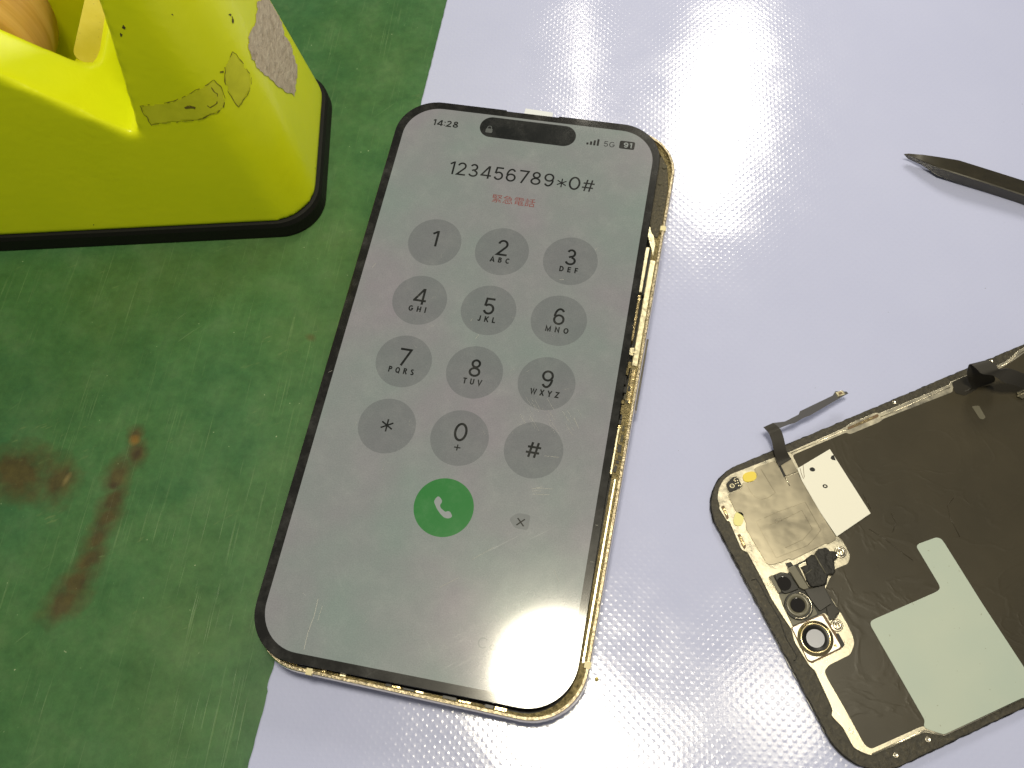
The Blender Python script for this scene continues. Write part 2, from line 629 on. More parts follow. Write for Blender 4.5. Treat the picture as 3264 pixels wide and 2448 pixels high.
# yellow-green plastic of the dispenser
y = Mat('lime_plastic', (.84, .88, .010), .30, spec=.35)
yn = y.noise(.05, 4, .6)
yc = y.ramp(yn, [(.3, (.78, .86, .008)), (.7, (.84, .90, .010))])
ysp = y.noise(.28, 2, .5)
yc = y.mix(y.ramp(ysp, [(.775, 0.0), (.80, .85)]), yc, (.06, .05, .02))
y.set('Base Color', yc)
y.b.inputs['Subsurface Weight'].default_value = .10
y.b.inputs['Subsurface Radius'].default_value = (.004, .004, .0006)
y.b.inputs['Subsurface Scale'].default_value = 1.0
y.bump(y.noise(.5, 3, .5), .06, 1.0)
M_LIME = y.m
M_RUBBER = plain('black_rubber', (.006, .006, .005), .6, spec=.25)
q = Mat('old_adhesive', (.62, .55, .16), .6)
q.set('Base Color', q.mix(q.ramp(q.noise(.9, 3, .6), [(.66, 0.0), (.74, .8)]), q.ramp(q.noise(.2, 4, .6), [(.3, (.60, .50, .015)), (.7, (.66, .56, .05))]), (.16, .12, .04)))
M_ADHESIVE = q.m
q = Mat('label_paper', (.45, .38, .27), .85)
qn = q.noise(.6, 6, .72, stretch=(1, .7, 1))
q.set('Base Color', q.ramp(qn, [(.3, (.38, .31, .21)), (.5, (.56, .47, .35)), (.72, (.72, .64, .48))]))
q.bump(qn, .4, 1.0)
M_LABELPAPER = q.m
q = Mat('clear_tape', (.42, .42, .02), .22)
q.set('Base Color', q.ramp(q.noise(.3, 5, .6), [(.3, (.62, .64, .02)), (.7, (.74, .76, .03))]))
M_TAPE = q.m
M_GRIME = plain('dark_grime', (.07, .06, .015), .8)
M_DIRT = plain('tape_dirt', (.16, .13, .012), .8)
q = Mat('tape_roll_amber', (.62, .34, .06), .35)
q.set('Base Color', q.ramp(q.noise(.1, 3, .6, stretch=(.2, 4, .2)), [(.3, (.52, .26, .03)), (.7, (.74, .46, .13))]))
q.b.inputs['Subsurface Weight'].default_value = .3
q.b.inputs['Subsurface Radius'].default_value = (.004, .002, .0005)
q.b.inputs['Subsurface Scale'].default_value = 1.0
M_ROLL = q.m
M_CORE = plain('roll_core', (.16, .10, .05), .8)


# display: the lit pixels under scratched glass
def glass_mat(name, emit, base=(.012, .012, .011), var=0.0, estr=1.0):
    d = Mat(name, base, .085, spec=.5, emit=emit, estr=estr)
    if var:  # faint green and pink clouds of reflected haze put into the emission
        t = d.noise(.035, 3, .5)
        c = d.ramp(t, [(.3, tuple(emit[k] * (1 + var * s) for k, s in enumerate((-.9, .5, -.3)))),
                       (.5, emit),
                       (.7, tuple(emit[k] * (1 + var * s) for k, s in enumerate((.9, -.5, .4))))])
        gr_ = d.noise(3.5, 2, .7)
        c = d.mix(1.0, c, d.ramp(gr_, [(.3, .90), (.7, 1.1)]), 'MULTIPLY')
        d.set('Emission Color', c)
    smn = d.noise(.09, 6, .68, rot=.6, stretch=(1, .55, 1))
    sm = d.ramp(smn, [(.35, .011), (.60, .017), (.78, .027)])
    fs = d.math('MAXIMUM', d.ramp(d.noise(1.3, 2, .5, rot=.9, stretch=(1, .035, 1)), [(.68, 0.0), (.76, .03)]),
                d.ramp(d.noise(1.1, 2, .5, rot=-.55, stretch=(1, .04, 1)), [(.69, 0.0), (.77, .026)]))
    fs = d.math('MULTIPLY', fs, d.ramp(d.noise(.06, 2, .5), [(.45, 0.0), (.65, 1.0)]))
    hz = d.math('ADD', sm, fs)
    gl = d.haze(1.0, .25)
    cb = d.n.new('ShaderNodeCombineColor')
    for k in range(3):
        d.l.new(hz, cb.inputs[k])
    d.l.new(cb.outputs[0], gl.inputs['Color'])
    # fine dust: a little diffuse light
    d.set('Base Color', d.ramp(d.noise(.16, 7, .74, rot=.5), [(.46, base), (.62, tuple(b + .018 for b in base)), (.78, tuple(b + .06 for b in base))]))
    return d.m


M_BEZEL = glass_mat('bezel_glass', (0, 0, 0), (.006, .006, .005))
M_SCREEN = glass_mat('lit_screen', (.200, .204, .182), var=.11)
M_KEY = glass_mat('key_disc', (.143, .147, .134), var=.05)
M_INK = glass_mat('screen_ink', (.003, .004, .003), (.003, .003, .003))
M_INK_SOFT = glass_mat('screen_ink_soft', (.030, .032, .028), (.003, .003, .003))
M_REDINK = glass_mat('screen_red', (.200, .050, .038), (.006, .003, .003))
M_CALL = glass_mat('call_green', (.020, .150, .026), (.004, .008, .004))
M_PALEICON = glass_mat('icon_pale', (.24, .25, .22))
M_FAINT = glass_mat('faint_ink', (.155, .162, .142))
M_DELBG = glass_mat('delete_grey', (.150, .154, .138))
M_LOCK = glass_mat('lock_grey', (.085, .088, .075))
M_BLACK = plain('black_plastic', (.008, .008, .007), .4)
M_BLACKSOFT = plain('black_foam', (.012, .011, .010), .75)
M_WHITESCRATCH = plain('glass_scratch', (.50, .50, .46), .5)
M_PAPER = plain('white_paper', (.74, .78, .86), .7)


def metal(name, base, rough=.28, nsc=.4, var=.15, bump=0.0, bsc=1.5):
    d = Mat(name, base, rough, 1.0)
    t = d.noise(nsc, 4, .6)
    d.set('Base Color', d.ramp(t, [(.3, tuple(c * (1 - var) for c in base)), (.7, tuple(min(1, c * (1 + var)) for c in base))]))
    d.set('Roughness', d.ramp(d.noise(nsc * 2, 3, .6), [(.3, rough * .75), (.7, rough * 1.3)]))
    if bump:
        d.bump(d.noise(bsc, 3, .6), bump, 1.0)
    return d.m


M_GOLD = metal('gold_metal', (.80, .64, .34), .22, .6, .2, .12, 1.2)
M_GOLDBRIGHT = metal('bright_gold', (.98, .87, .60), .34, .5, .08, .05, 1.0)
M_BRONZE = metal('dirty_bronze', (.20, .165, .085), .45, 1.4, .6, .30, 2.2)
M_LIP = metal('speckled_lip', (.33, .285, .20), .36, 1.9, .75, .12, 2.0)
M_RIM = metal('polished_rim', (.80, .72, .58), .12, .2, .08)
M_NICKEL = metal('nickel_foil', (.41, .37, .28), .34, .05, .04, .16, .10)
M_PLATE = metal('champagne_plate', (.70, .65, .51), .34, .2, .08, .02, 2.0)
M_PLATE_EDGE = metal('plate_edge', (.92, .84, .66), .25, .3, .05)
q = Mat('dirty_gasket', (.06, .05, .03), .5)
qn = q.noise(1.6, 5, .7)
q.set('Base Color', q.ramp(qn, [(.35, (.030, .026, .015)), (.6, (.085, .072, .040)), (.75, (.24, .20, .11))]))
q.bump(qn, .25, 1.0)
M_DIRTYGASKET = q.m
M_GASKET = plain('grey_gasket', (.075, .068, .042), .7)

q = Mat('dusty_bezel', (.030, .028, .020), .5)
qn = q.noise(1.2, 5, .7)
q.set('Base Color', q.ramp(qn, [(.35, (.022, .019, .012)), (.6, (.050, .043, .026)), (.78, (.15, .125, .075))]))
q.bump(qn, .18, 1.0)
M_DUSTY = q.m
q = Mat('graphite_foil', (.040, .034, .018), .33)
q.set('Base Color', q.ramp(q.noise(.04, 4, .6), [(.3, (.038, .032, .019)), (.7, (.054, .045, .027))]))
q.bump(q.math('ADD', q.math('MULTIPLY', q.ramp(q.noise(.05, 3, .5, dist=1.5), [(.46, 0.0), (.5, 1.0), (.54, 0.0)]), .022), q.math('MULTIPLY', q.noise(.08, 2, .5), .13)), 1.0, .8)
M_FOIL = q.m
q = Mat('pale_panel', (.52, .56, .42), .38)
q.set('Base Color', q.mix(q.ramp(q.noise(1.2, 2, .5), [(.74, 0.0), (.78, .6)]), q.ramp(q.noise(.05, 3, .5), [(.3, (.45, .53, .47)), (.7, (.51, .57, .49))]), (.22, .22, .13)))
M_PALE = q.m
q = Mat('torn_tape', (.012, .011, .009), .6)
q.bump(q.noise(.6, 4, .6), .5, 1.0)
M_TORN = q.m
M_RIBBON = plain('flex_ribbon', (.022, .019, .014), .36)
M_RIBBON_GREY = plain('flex_grey', (.040, .037, .032), .38)
M_RIBBON_BACK = plain('flex_back', (.095, .095, .105), .3)
M_YELLOW = plain('yellow_pad', (.86, .68, .10), .6)
M_YELLOWPALE = plain('pale_yellow_pad', (.86, .82, .34), .6)
M_STICKER = plain('white_sticker', (.86, .85, .76), .55)
M_LENS = plain('lens_glass', (.010, .008, .006), .05, coat=1.0)
M_LENSREFLECT = plain('reflection_disc', (.50, .51, .56), .12)  # opaque; the pale sheet's reflection is put into this colour
M_RING = plain('ring_gold', (.75, .62, .36), .25, 1.0)
M_CAMWHITE = metal('camera_plate', (.95, .90, .80), .42, .3, .04)
M_BROWN = plain('brown_seal', (.16, .10, .05), .6)
M_DARKRING = plain('dark_ring', (.022, .020, .015), .35)
M_GREYRING = plain('grey_ring', (.16, .15, .11), .3)
t_ = Mat('dark_tool', (.02, .017, .010), .40, .15)
t_.set('Base Color', t_.ramp(t_.noise(.4, 4, .6), [(.3, (.020, .017, .009)), (.7, (.034, .029, .015))]))
t_.bump(t_.noise(1.5, 3, .6), .012, 1.0)
M_TOOL = t_.m
M_CRUMB = metal('brass_crumb', (.75, .60, .20), .4)

# ------------------------------------------------------------------ setting
bm = bmesh.new()
add_prism(bm, [(-700, -600), (900, -600), (900, 1100), (-700, 1100)], -20.6, -0.6)
bench = link('bench_surface', bm, M_BENCH)
bench['kind'] = 'structure'

# the pale sheet: left edge cut a little ragged
EDGE = [(-320, -25.5), (-160, -27.8), (-94, -29.7), (-78.5, -30.05), (-77.5, -30.55), (-73, -30.4), (0, -32.6), (83, -34.7), (123, -36.1), (260, -41), (520, -50)]


def edge_x(yy):
    for (ya, xa), (yb, xb) in zip(EDGE, EDGE[1:]):
        if ya <= yy <= yb:
            t = (yy - ya) / (yb - ya)
            return xa + (xb - xa) * t + .16 * noise.noise(Vector((yy * .55, 1.3, 0)))
    return EDGE[-1][1]


def ripple(x, yy):
    """how far the sheet lifts off the bench (mm)"""
    return 0.0


bm = bmesh.new()
ys = []
yy = -320.0
while yy < 520:
    ys.append(yy)
    yy += .8 if -110 < yy < 135 else 8
ys.append(520)
xs_off = [0, .4, 1.5, 4]
k = 4.0
while k < 420:
    k += 2.0 if k < 190 else 12
    xs_off.append(k)
rows = []
for yv in ys:
    ex = edge_x(yv)
    rows.append([bm.verts.new((ex + xo, yv, ripple(ex + xo, yv))) for xo in xs_off])
for a, b in zip(rows, rows[1:]):
    for i in range(len(xs_off) - 1):
        bm.faces.new((a[i], a[i + 1], b[i + 1], b[i]))
low = [bm.verts.new((r[0].co.x - .05, r[0].co.y, -.58)) for r in rows]
for i in range(len(rows) - 1):
    bm.faces.new((low[i], rows[i][0], rows[i + 1][0], low[i + 1]))
sheet = link('vinyl_sheet', bm, M_SHEET, smooth=True)
tag(sheet, 'pale lavender woven vinyl sheet covering the right part of the green bench', 'sheet')

# ------------------------------------------------------------------ tape dispenser
DU, DV, DO = Vector((.976, .2177, 0)), Vector((-.2177, .976, 0)), Vector((-53, 36, -.6))
disp_rot = math.atan2(.2177, .976)
disp = thing('tape_dispenser', 'lime yellow desk tape dispenser with black rubber base and stained sides', 'tape dispenser', DO, (0, 0, disp_rot))


def loft(bm, secs):
    vs = [[bm.verts.new((x, yv, z)) for x, yv in pts] for pts, z in secs]
    n = len(vs[0])
    for a, b in zip(vs, vs[1:]):
        for i in range(n):
            bm.faces.new((a[i - 1], a[i], b[i], b[i - 1]))
    bm.faces.new(vs[-1]); bm.faces.new(vs[0][::-1])


def foot(z, grow=0.0):
    u0, u1 = -165 + .12 * z - grow, 1.9 - .095 * z + grow
    v0, v1 = .2 + .085 * z - grow, 52 - .10 * z + grow
    return rrect((u0 + u1) / 2, (v0 + v1) / 2, u1 - u0, v1 - v0, 10.5 + .06 * z + grow, 12)


bm = bmesh.new()
loft(bm, [(foot(z), z) for z in (5.2, 20, 40, 60, 80, 100)])
solid = link('solid', bm, None)


def extr(poly, v0, v1):
    """outline in (u, z) pushed along v"""
    b = bmesh.new()
    if area2(poly) > 0:
        poly = poly[::-1]
    A = [b.verts.new((u, v0, z)) for u, z in poly]
    B = [b.verts.new((u, v1, z)) for u, z in poly]
    for i in range(len(poly)):
        b.faces.new((A[i - 1], A[i], B[i], B[i - 1]))
    b.faces.new(A[::-1]); b.faces.new(B)
    bmesh.ops.recalc_face_normals(b, faces=b.faces)
    return b


vpoly = soft([(-32.2, 37.2), (-26.0, 72), (-23, 118), (-158, 118), (-158, 60), (-128, 74), (-84, 76), (-66, 67.5)], 3.0, 5)
vcut = link('vcut', extr(vpoly, -20, 80), None)
slope = lambda u: 37.6 + .85 * (-32.4 - u)
# pocket with a sloping ledge, then the deep slot for the roll
pk = bmesh.new()
ppts = soft([(-140, 18.2), (-41.0, 18.2), (-41.0, 44), (-140, 44)], 4.0, 6)
loft(pk, [([(a, b) for a, b in ppts], 0), ([(a, b) for a, b in ppts], 120)])
pk.verts.ensure_lookup_table()
for v in pk.verts:
    if v.co.z < 1:
        v.co.z = min(slope(v.co.x) - 1.6, 66)
bmesh.ops.recalc_face_normals(pk, faces=pk.faces)
pocket = link('pocket', pk, None)
sl = bmesh.new()
add_prism(sl, soft([(-135, 18.4), (-46.2, 18.4), (-46.2, 43.8), (-135, 43.8)], 1.2, 3), 14, 121)
bmesh.ops.recalc_face_normals(sl, faces=sl.faces)
slot = link('slot', sl, None)


def evaluated(o):
    dg = bpy.context.evaluated_depsgraph_get()
    return bpy.data.meshes.new_from_object(o.evaluated_get(dg))


for cutter in (vcut, pocket, slot):
    md = solid.modifiers.new('cut', 'BOOLEAN')
    md.operation = 'DIFFERENCE'; md.solver = 'EXACT'; md.object = cutter
rm = solid.modifiers.new('remesh', 'REMESH')
rm.mode = 'VOXEL'; rm.voxel_size = .8 * MM
sm_ = solid.modifiers.new('smooth', 'SMOOTH')
sm_.factor = .5; sm_.iterations = 9
me = evaluated(solid)
for o in (vcut, pocket, slot, solid):
    bpy.data.objects.remove(o)
me.name = 'shell'
me.materials.clear(); me.materials.append(M_LIME)
for p in me.polygons:
    p.use_smooth = True
shell = bpy.data.objects.new('shell', me)
COL.objects.link(shell)
shell.parent = disp
bm = bmesh.new()
loft(bm, [(foot(0, .5), 0), (foot(0, .8), .5), (foot(2, .75), 4.2), (foot(5, .5), 5.3), (foot(5, -.6), 5.5)])
link('rubber_base', bm, M_RUBBER, disp)
# dirty old adhesive on the ledge of the pocket
bm = bmesh.new()
lp = soft([(-45.9, 19.2), (-41.6, 19.2), (-41.6, 43), (-45.9, 43)], 2.6, 5)
top = [bm.verts.new((a, b, slope(a) - 1.25)) for a, b in lp]
bot = [bm.verts.new((a, b, slope(a) - 2.2)) for a, b in lp]
for i in range(len(lp)):
    bm.faces.new((bot[i - 1], bot[i], top[i], top[i - 1]))
bm.faces.new(top); bm.faces.new(bot[::-1])
link('adhesive_strip', bm, M_ADHESIVE, disp)

# what is stuck to the dispenser follows its surface
bpy.context.view_layer.update()
inv = (Matrix.Translation(DO) @ Matrix.Rotation(disp_rot, 4, 'Z')).inverted()
bvh = BVHTree.FromPolygons([v.co / MM for v in me.vertices], [tuple(p.vertices) for p in me.polygons])
cam_l = inv @ CAM
inv3 = inv.to_3x3()


def hit(px, py):
    d = (inv3 @ look(px, py)).normalized()
    h, n, i, dist = bvh.ray_cast(cam_l, d)
    return (h, n) if h else (None, None)


def drape(bm, outline, lift, step=7):
    """a thin skin over the shell inside an outline given on the photo"""
    xs = [p[0] for p in outline]; ys_ = [p[1] for p in outline]

    def inside(x, yv):
        c = False
        for i in range(len(outline)):
            (x1, y1), (x2, y2) = outline[i - 1], outline[i]
            if (y1 > yv) != (y2 > yv) and x < (x2 - x1) * (yv - y1) / (y2 - y1) + x1:
                c = not c
        return c
    grid = {}
    X0, Y0 = min(xs), min(ys_)
    nx, ny = int((max(xs) - X0) / step) + 2, int((max(ys_) - Y0) / step) + 2
    for j in range(ny):
        for i in range(nx):
            x, yv = X0 + i * step, Y0 + j * step
            h, n = hit(x, yv)
            if h:
                grid[i, j] = (h, n, inside(x, yv))
    vs = {}

    def vert(k):
        if k not in vs:
            vs[k] = bm.verts.new(grid[k][0] + grid[k][1] * lift)
        return vs[k]
    for j in range(ny - 1):
        for i in range(nx - 1):
            ks = [(i, j), (i + 1, j), (i + 1, j + 1), (i, j + 1)]
            if all(k in grid for k in ks) and sum(grid[k][2] for k in ks) >= 3:
                f = [vert(k) for k in ks if grid[k][2]]
                f.reverse()
                bm.faces.new(f)


def rim_line(bm, line, width, lift, gap=0.12):
    prev = None
    pts = []
    for (xa, ya), (xb, yb) in zip(line, line[1:]):
        L = math.hypot(xb - xa, yb - ya)
        m = max(1, int(L / 6))
        for k in range(m):
            pts.append((xa + (xb - xa) * k / m, ya + (yb - ya) * k / m))
    pts.append(line[-1])
    for k, (x, yv) in enumerate(pts):
        x += 4.0 * noise.noise(Vector((x * .06, yv * .06, 1)))
        yv += 4.0 * noise.noise(Vector((x * .06, yv * .06, 9)))
        h, n = hit(x, yv)
        if not h or random.random() < gap:
            prev = None
            continue
        c = h + n * lift
        wd_ = width * (.5 + 1.2 * abs(noise.noise(Vector((k * .7, 3, 0)))))
        if prev is not None and (prev[0] - c).length < 6:
            d = (c - prev[0]).normalized()
            s = d.cross(n).normalized()
            q = [bm.verts.new(prev[0] - s * prev[1]), bm.verts.new(prev[0] + s * prev[1]), bm.verts.new(c + s * wd_), bm.verts.new(c - s * wd_)]
            bm.faces.new(q)
        prev = (c, wd_)


D = lambda L: [(x * 1100 / 2212, yv * 1100 / 2212) for x, yv in L]
scrap1 = D([(895, 678), (1000, 665), (1100, 652), (1190, 612), (1290, 560), (1370, 515), (1390, 530), (1420, 565), (1442, 640), (1430, 690), (1390, 720), (1330, 740), (1290, 765), (1180, 775), (1080, 785), (970, 800)])
scrap2 = D([(1440, 430), (1490, 330), (1530, 370), (1570, 430), (1605, 480), (1610, 540), (1580, 610), (1530, 685), (1505, 660), (1470, 600), (1440, 520)])
for nm, poly in (('tape_scrap', scrap1), ('tape_scrap', scrap2)):
    bm = bmesh.new()
    drape(bm, poly, .07, 5)
    ts = link(nm, bm, M_TAPE, disp, smooth=True)
    bm = bmesh.new()
    rim_line(bm, poly + poly[:1], .11, .13, .12)
    if poly is scrap1:
        rim_line(bm, D([(1310, 655), (1350, 690), (1390, 660), (1390, 600), (1350, 560), (1345, 535)]), .13, .13, .2)
        rim_line(bm, D([(1180, 690), (1215, 685), (1250, 690)]), .5, .13, 0)
    else:
        rim_line(bm, D([(1410, 460), (1430, 455)]), .3, .13, 0)
    link('dirt_outline', bm, M_DIRT, ts)
bm = bmesh.new()
for (cx_, cy_, rx_, ry_) in ((792, 172, 11, 15), (775, 222, 9, 14), (1490, 128, 8, 24), (1475, 95, 10, 9), (1105, 92, 8, 6), (600, 1440, 5, 5)):
    drape(bm, D([(cx_ + rx_ * (1 + .4 * math.sin(3 * a + cx_)) * math.cos(a), cy_ + ry_ * (1 + .35 * math.sin(2 * a)) * math.sin(a)) for a in [math.pi * k / 8 for k in range(16)]]), .06, 1.6)
dm = link('grime_mark', bm, M_GRIME, disp, smooth=True)
dm['kind'] = 'stuff'
lab = D([(1700, -60), (1760, -60), (1790, 100), (1830, 220), (1880, 330), (1905, 420), (1900, 520), (1888, 620), (1850, 590), (1790, 560), (1700, 490), (1640, 430), (1600, 360), (1585, 300), (1600, 220), (1630, 130), (1650, 20)])
rag = []
for (xa, ya), (xb, yb) in zip(lab, lab[1:] + lab[:1]):
    for k in range(8):
        x, yv = xa + (xb - xa) * k / 8, ya + (yb - ya) * k / 8
        rag.append((x + 9 * noise.noise(Vector((x * .05, yv * .05, 4))) + 4 * noise.noise(Vector((x * .2, yv * .2, 4))), yv + 9 * noise.noise(Vector((x * .05, yv * .05, 7)))))
lab = rag
bm = bmesh.new()
drape(bm, lab, .12, 3)
link('label_residue', bm, M_LABELPAPER, disp, smooth=True)

# the roll of amber tape in the slot
rc = DO + DU * -83 + DV * 31 + Vector((0, 0, 47))
roll = thing('tape_roll', 'amber roll of adhesive tape sitting in the slot of the lime dispenser', 'tape roll', rc - Vector((0, 0, 27)), (0, 0, disp_rot))
bm = bmesh.new()
prof = [(14.2, -9.5), (20, -9.6), (26.3, -9.3), (26.9, -8.6), (27.0, 0), (26.9, 8.6), (26.3, 9.3), (20, 9.6), (14.2, 9.5), (14.2, -9.5)]
add_lathe(bm, prof, (0, 0, 27), 'Y', 64)
link('tape_body', bm, M_ROLL, roll, smooth=True)
bm = bmesh.new()
add_lathe(bm, [(12.6, -9.8), (14.15, -9.8), (14.15, 9.8), (12.6, 9.8), (12.6, -9.8)], (0, 0, 27), 'Y', 48)
link('core', bm, M_CORE, roll)

# ------------------------------------------------------------------ phone: chassis
PHONE_T = math.radians(1.6)
PZ = 11.8
base_rot = (PHONE_T, 0, 0)
chassis = thing('phone_chassis', 'open smartphone body with polished gold rim lying under the lit screen', 'phone body', (0, 0, PZ), base_rot)
CH_A = math.radians(-.9)
CHX, CHY = 1.9, -.72


def chp(pts):
    """from the chassis's own frame into the phone's"""
    c, s = math.cos(CH_A), math.sin(CH_A)
    return [(CHX + x * c - yv * s, CHY + x * s + yv * c) for x, yv in pts]


OW, OH, OR = 71.5, 147.5, 12.2
bm = bmesh.new()
N = 14
prof = [(1.9, -9.6), (1.05, -9.35), (.45, -8.7), (.1, -7.8), (0, -6.8), (0, -3.1), (.12, -2.25), (.36, -1.92), (.80, -1.9), (.86, -2.0), (.86, -3.3)]
loops = []
for ins, z in prof:
    loops.append([bm.verts.new((x, yv, z)) for x, yv in chp(rrect(0, 0, OW - 2 * ins, OH - 2 * ins, OR - ins, N))])
for a, b in zip(loops, loops[1:]):
    for i in range(len(a)):
        bm.faces.new((a[i - 1], a[i], b[i], b[i - 1]))
bm.faces.new(loops[0][::-1])
link('outer_band', bm, M_RIM, chassis, smooth=True)
prism('camera_bump', chp(rrect(15.5, 52.5, 37, 37, 9, 8)), -13.2, -9.55, M_RIM, chassis)
# inner ledge with torn adhesive
bm = bmesh.new()
outer, inner = chp(rrect(0, 0, OW - 1.75, OH - 1.75, OR - .88, N)), chp(rrect(0, 0, OW - 5.0, OH - 3.0, OR - 1.6, N))
add_ring(bm, outer, inner, -4.4, -2.75)
link('adhesive_ledge', bm, M_BRONZE, chassis)
prism('midplate', chp(rrect(0, 0, OW - 2.1, OH - 2.1, OR - 1.1, N)), -6.2, -5.2, M_BLACK, chassis)  # black puts the shade of the recess around the display into the colour
bm = bmesh.new()
add_ring(bm, chp(rrect(0, 0, OW - .66, OH - .66, OR - .33, N)), chp(rrect(0, 0, OW - 1.7, OH - 1.7, OR - .85, N)), -2.4, -1.76)
link('rim_lip', bm, M_LIP, chassis)
# antenna breaks in the rim
for (x, yv, w_, h_) in ((35.1, 45.5, 1.36, 1.3), (35.1, -60.4, 1.36, 1.3), (-21.0, -73.15, 1.3, 1.32)):
    bm = bmesh.new()
    add_prism(bm, chp([(x - w_ / 2, yv - h_ / 2), (x + w_ / 2, yv - h_ / 2), (x + w_ / 2, yv + h_ / 2), (x - w_ / 2, yv + h_ / 2)]), -3.0, -1.74)
    link('antenna_break', bm, plain('antenna_plastic', (.80, .72, .42), .5) if 'antenna_plastic' not in bpy.data.materials else bpy.data.materials['antenna_plastic'], chassis)


def chbox(name, x0, x1, y0, y1, z0, z1, mat, bev=0.0, skew=0.0):
    return prism(name, chp([(x0, y0), (x1, y0), (x1 + skew, y1), (x0 + skew, y1)]), z0, z1, mat, chassis, bev)


# dull gasket plate in the top right corner
prism('corner_gasket', chp(soft([(31.4, 68.0), (33.6, 64.0), (34.7, 58), (34.75, 47), (34.1, 42.5), (32.2, 44.5), (31.0, 50), (30.4, 62)], 1.2)), -4.4, -2.5, M_DIRTYGASKET, chassis, .12)
for (x, yv, r) in ((32.4, 59.0, .55), (32.8, 64.2, .7), (33.2, 52.5, .35)):
    bm = bmesh.new()
    add_prism(bm, chp(circle(x, yv, r, 20)), -2.5, -2.3, .05)
    link('screw', bm, M_GASKET, chassis)
prism('bracket', chp([(31.0, 45.6), (32.3, 46.2), (33.9, 41.2), (33.9, 37.8), (33.2, 39.4), (31.5, 43.6)]), -4.0, -2.6, M_GOLDBRIGHT, chassis, .1)
chbox('shield', 30.6, 32.75, 27.5, 40.2, -4.5, -2.9, M_GOLDBRIGHT, .15)
chbox('shield', 30.6, 32.7, 14.5, 26.8, -4.8, -3.2, M_GOLD, .15)
chbox('rail', 32.9, 33.4, 27, 41.5, -4.2, -2.9, M_BLACK)
chbox('side_strip', 33.3, 34.7, 8, 36.5, -4.4, -2.62, M_GOLDBRIGHT, .14)
chbox('side_strip', 33.5, 34.6, -1.5, 7, -4.4, -2.62, M_GOLD, .14)
bm = bmesh.new()
add_lathe(bm, [(0.0, -2.6), (.5, -2.6), (.55, -2.75), (1.0, -2.75), (1.1, -3.2)], (*chp([(32.9, 11.5)])[0], 0), 'Z', 24)
link('screw', bm, M_GOLDBRIGHT, chassis)
random.seed(11)
yv = 9.0
while yv > -19:
    h_ = random.uniform(.8, 2.4)
    x0 = random.uniform(32.1, 32.8)
    mt = random.choice((M_BLACK, M_GOLD, M_GOLDBRIGHT, M_BRONZE, M_BLACK, M_GASKET))
    chbox('contact', x0, x0 + random.uniform(.5, 1.0), yv - h_, yv, -4.6, -2.7 - random.random() * .6, mt, .05, random.uniform(-.1, .1))
    if random.random() < .75:
        x1 = random.uniform(33.3, 33.9)
        chbox('contact', x1, x1 + random.uniform(.4, .9), yv - h_ * .8, yv, -4.4, -2.55 - random.random() * .15, random.choice((M_BLACK, M_GOLD, M_BRONZE, M_BLACK, M_GASKET)), .04, random.uniform(-.1, .1))
    yv -= h_ + random.uniform(.05, .5)
chbox('side_strip', 33.75, 34.4, -60, -20, -4.4, -2.6, M_GOLDBRIGHT, .16, 0)
chbox('side_strip', 32.6, 33.2, -19, -8, -4.4, -2.75, M_GOLDBRIGHT, .14)
# along the bottom edge
random.seed(5)
xv = -24.0
while xv < 24:
    w_ = random.uniform(.8, 3.4)
    mt = random.choice((M_BRONZE, M_GOLD, M_BLACK, M_GOLDBRIGHT, M_BRONZE, M_BLACK))
    if random.random() < .6:
        chbox('contact', xv, xv + w_, -72.62, -72.1 + random.uniform(-.2, .2), -4.4, -2.3 - random.random() * .3, mt, .05)
    xv += w_ + random.uniform(.1, .7)
# power key on the right side
bm = bmesh.new()
add_box(bm, *chp([(35.78, 7.0)])[0], .9, 18.5, -6.6, -4.6, CH_A)
link('side_button', bm, M_RIM, chassis)

# ------------------------------------------------------------------ phone: display lifted onto the rim
module = thing('phone_display', 'lit phone display with black border showing a keypad, resting on the open gold body', 'phone display', (0, 0, PZ), base_rot)
dw, dh = 69.1, 145.3
dcx, dcy = -.2, .05
# outline with the shallow speaker notch at the top
ol = rrect(dcx, dcy, dw, dh, 10.6, 14)
outl = []
for i, p in enumerate(ol):
    outl.append(p)
    if i == 14:      # end of top right corner arc
        outl += [(6.9, dcy + dh / 2), (6.75, dcy + dh / 2 - .35), (-6.95, dcy + dh / 2 - .35), (-7.1, dcy + dh / 2)]
bm = bmesh.new()
add_prism(bm, outl, -.75, 0, .1)
link('cover_glass', bm, M_BEZEL, module)
prism('back_shield', rrect(dcx, dcy, dw - 1.6, dh - 1.6, 9.8, 10), -1.75, -.75, M_BLACK, module)
screen = prism('screen', rrect(0, 0, 65.1, 141.1, 9.0, 14), 0, .02, M_SCREEN, module)
KX, KY, KY0, KR = 16.90, 16.33, 30.43, 6.62
keys = ['1', '2', '3', '4', '5', '6', '7', '8', '9', '*', '0', '#']
letters = {'2': 'ABC', '3': 'DEF', '4': 'GHI', '5': 'JKL', '6': 'MNO', '7': 'PQRS', '8': 'TUV', '9': 'WXYZ'}
ZK, ZT = .032, .044


def cross_poly(cx, cy, r, t, rot):
    pts = []
    for k in range(4):
        a = rot + k * math.pi / 2
        d = Vector((math.cos(a), math.sin(a))); s = Vector((-d.y, d.x))
        pts += [d * r - s * t, d * r + s * t, (d + s) * t]
    return [(cx + p.x, cy + p.y) for p in pts]


def star(cx, cy, r, t):
    pts = []
    for k in range(6):
        a = math.radians(90 + 60 * k)
        d = Vector((math.cos(a), math.sin(a))); s = Vector((-d.y, d.x))
        pts += [d * r - s * t, d * r + s * t]
        a2 = a + math.radians(30)
        pts.append(Vector((math.cos(a2), math.sin(a2))) * (t / math.sin(math.radians(30))))
    return [(cx + p.x, cy + p.y) for p in pts]


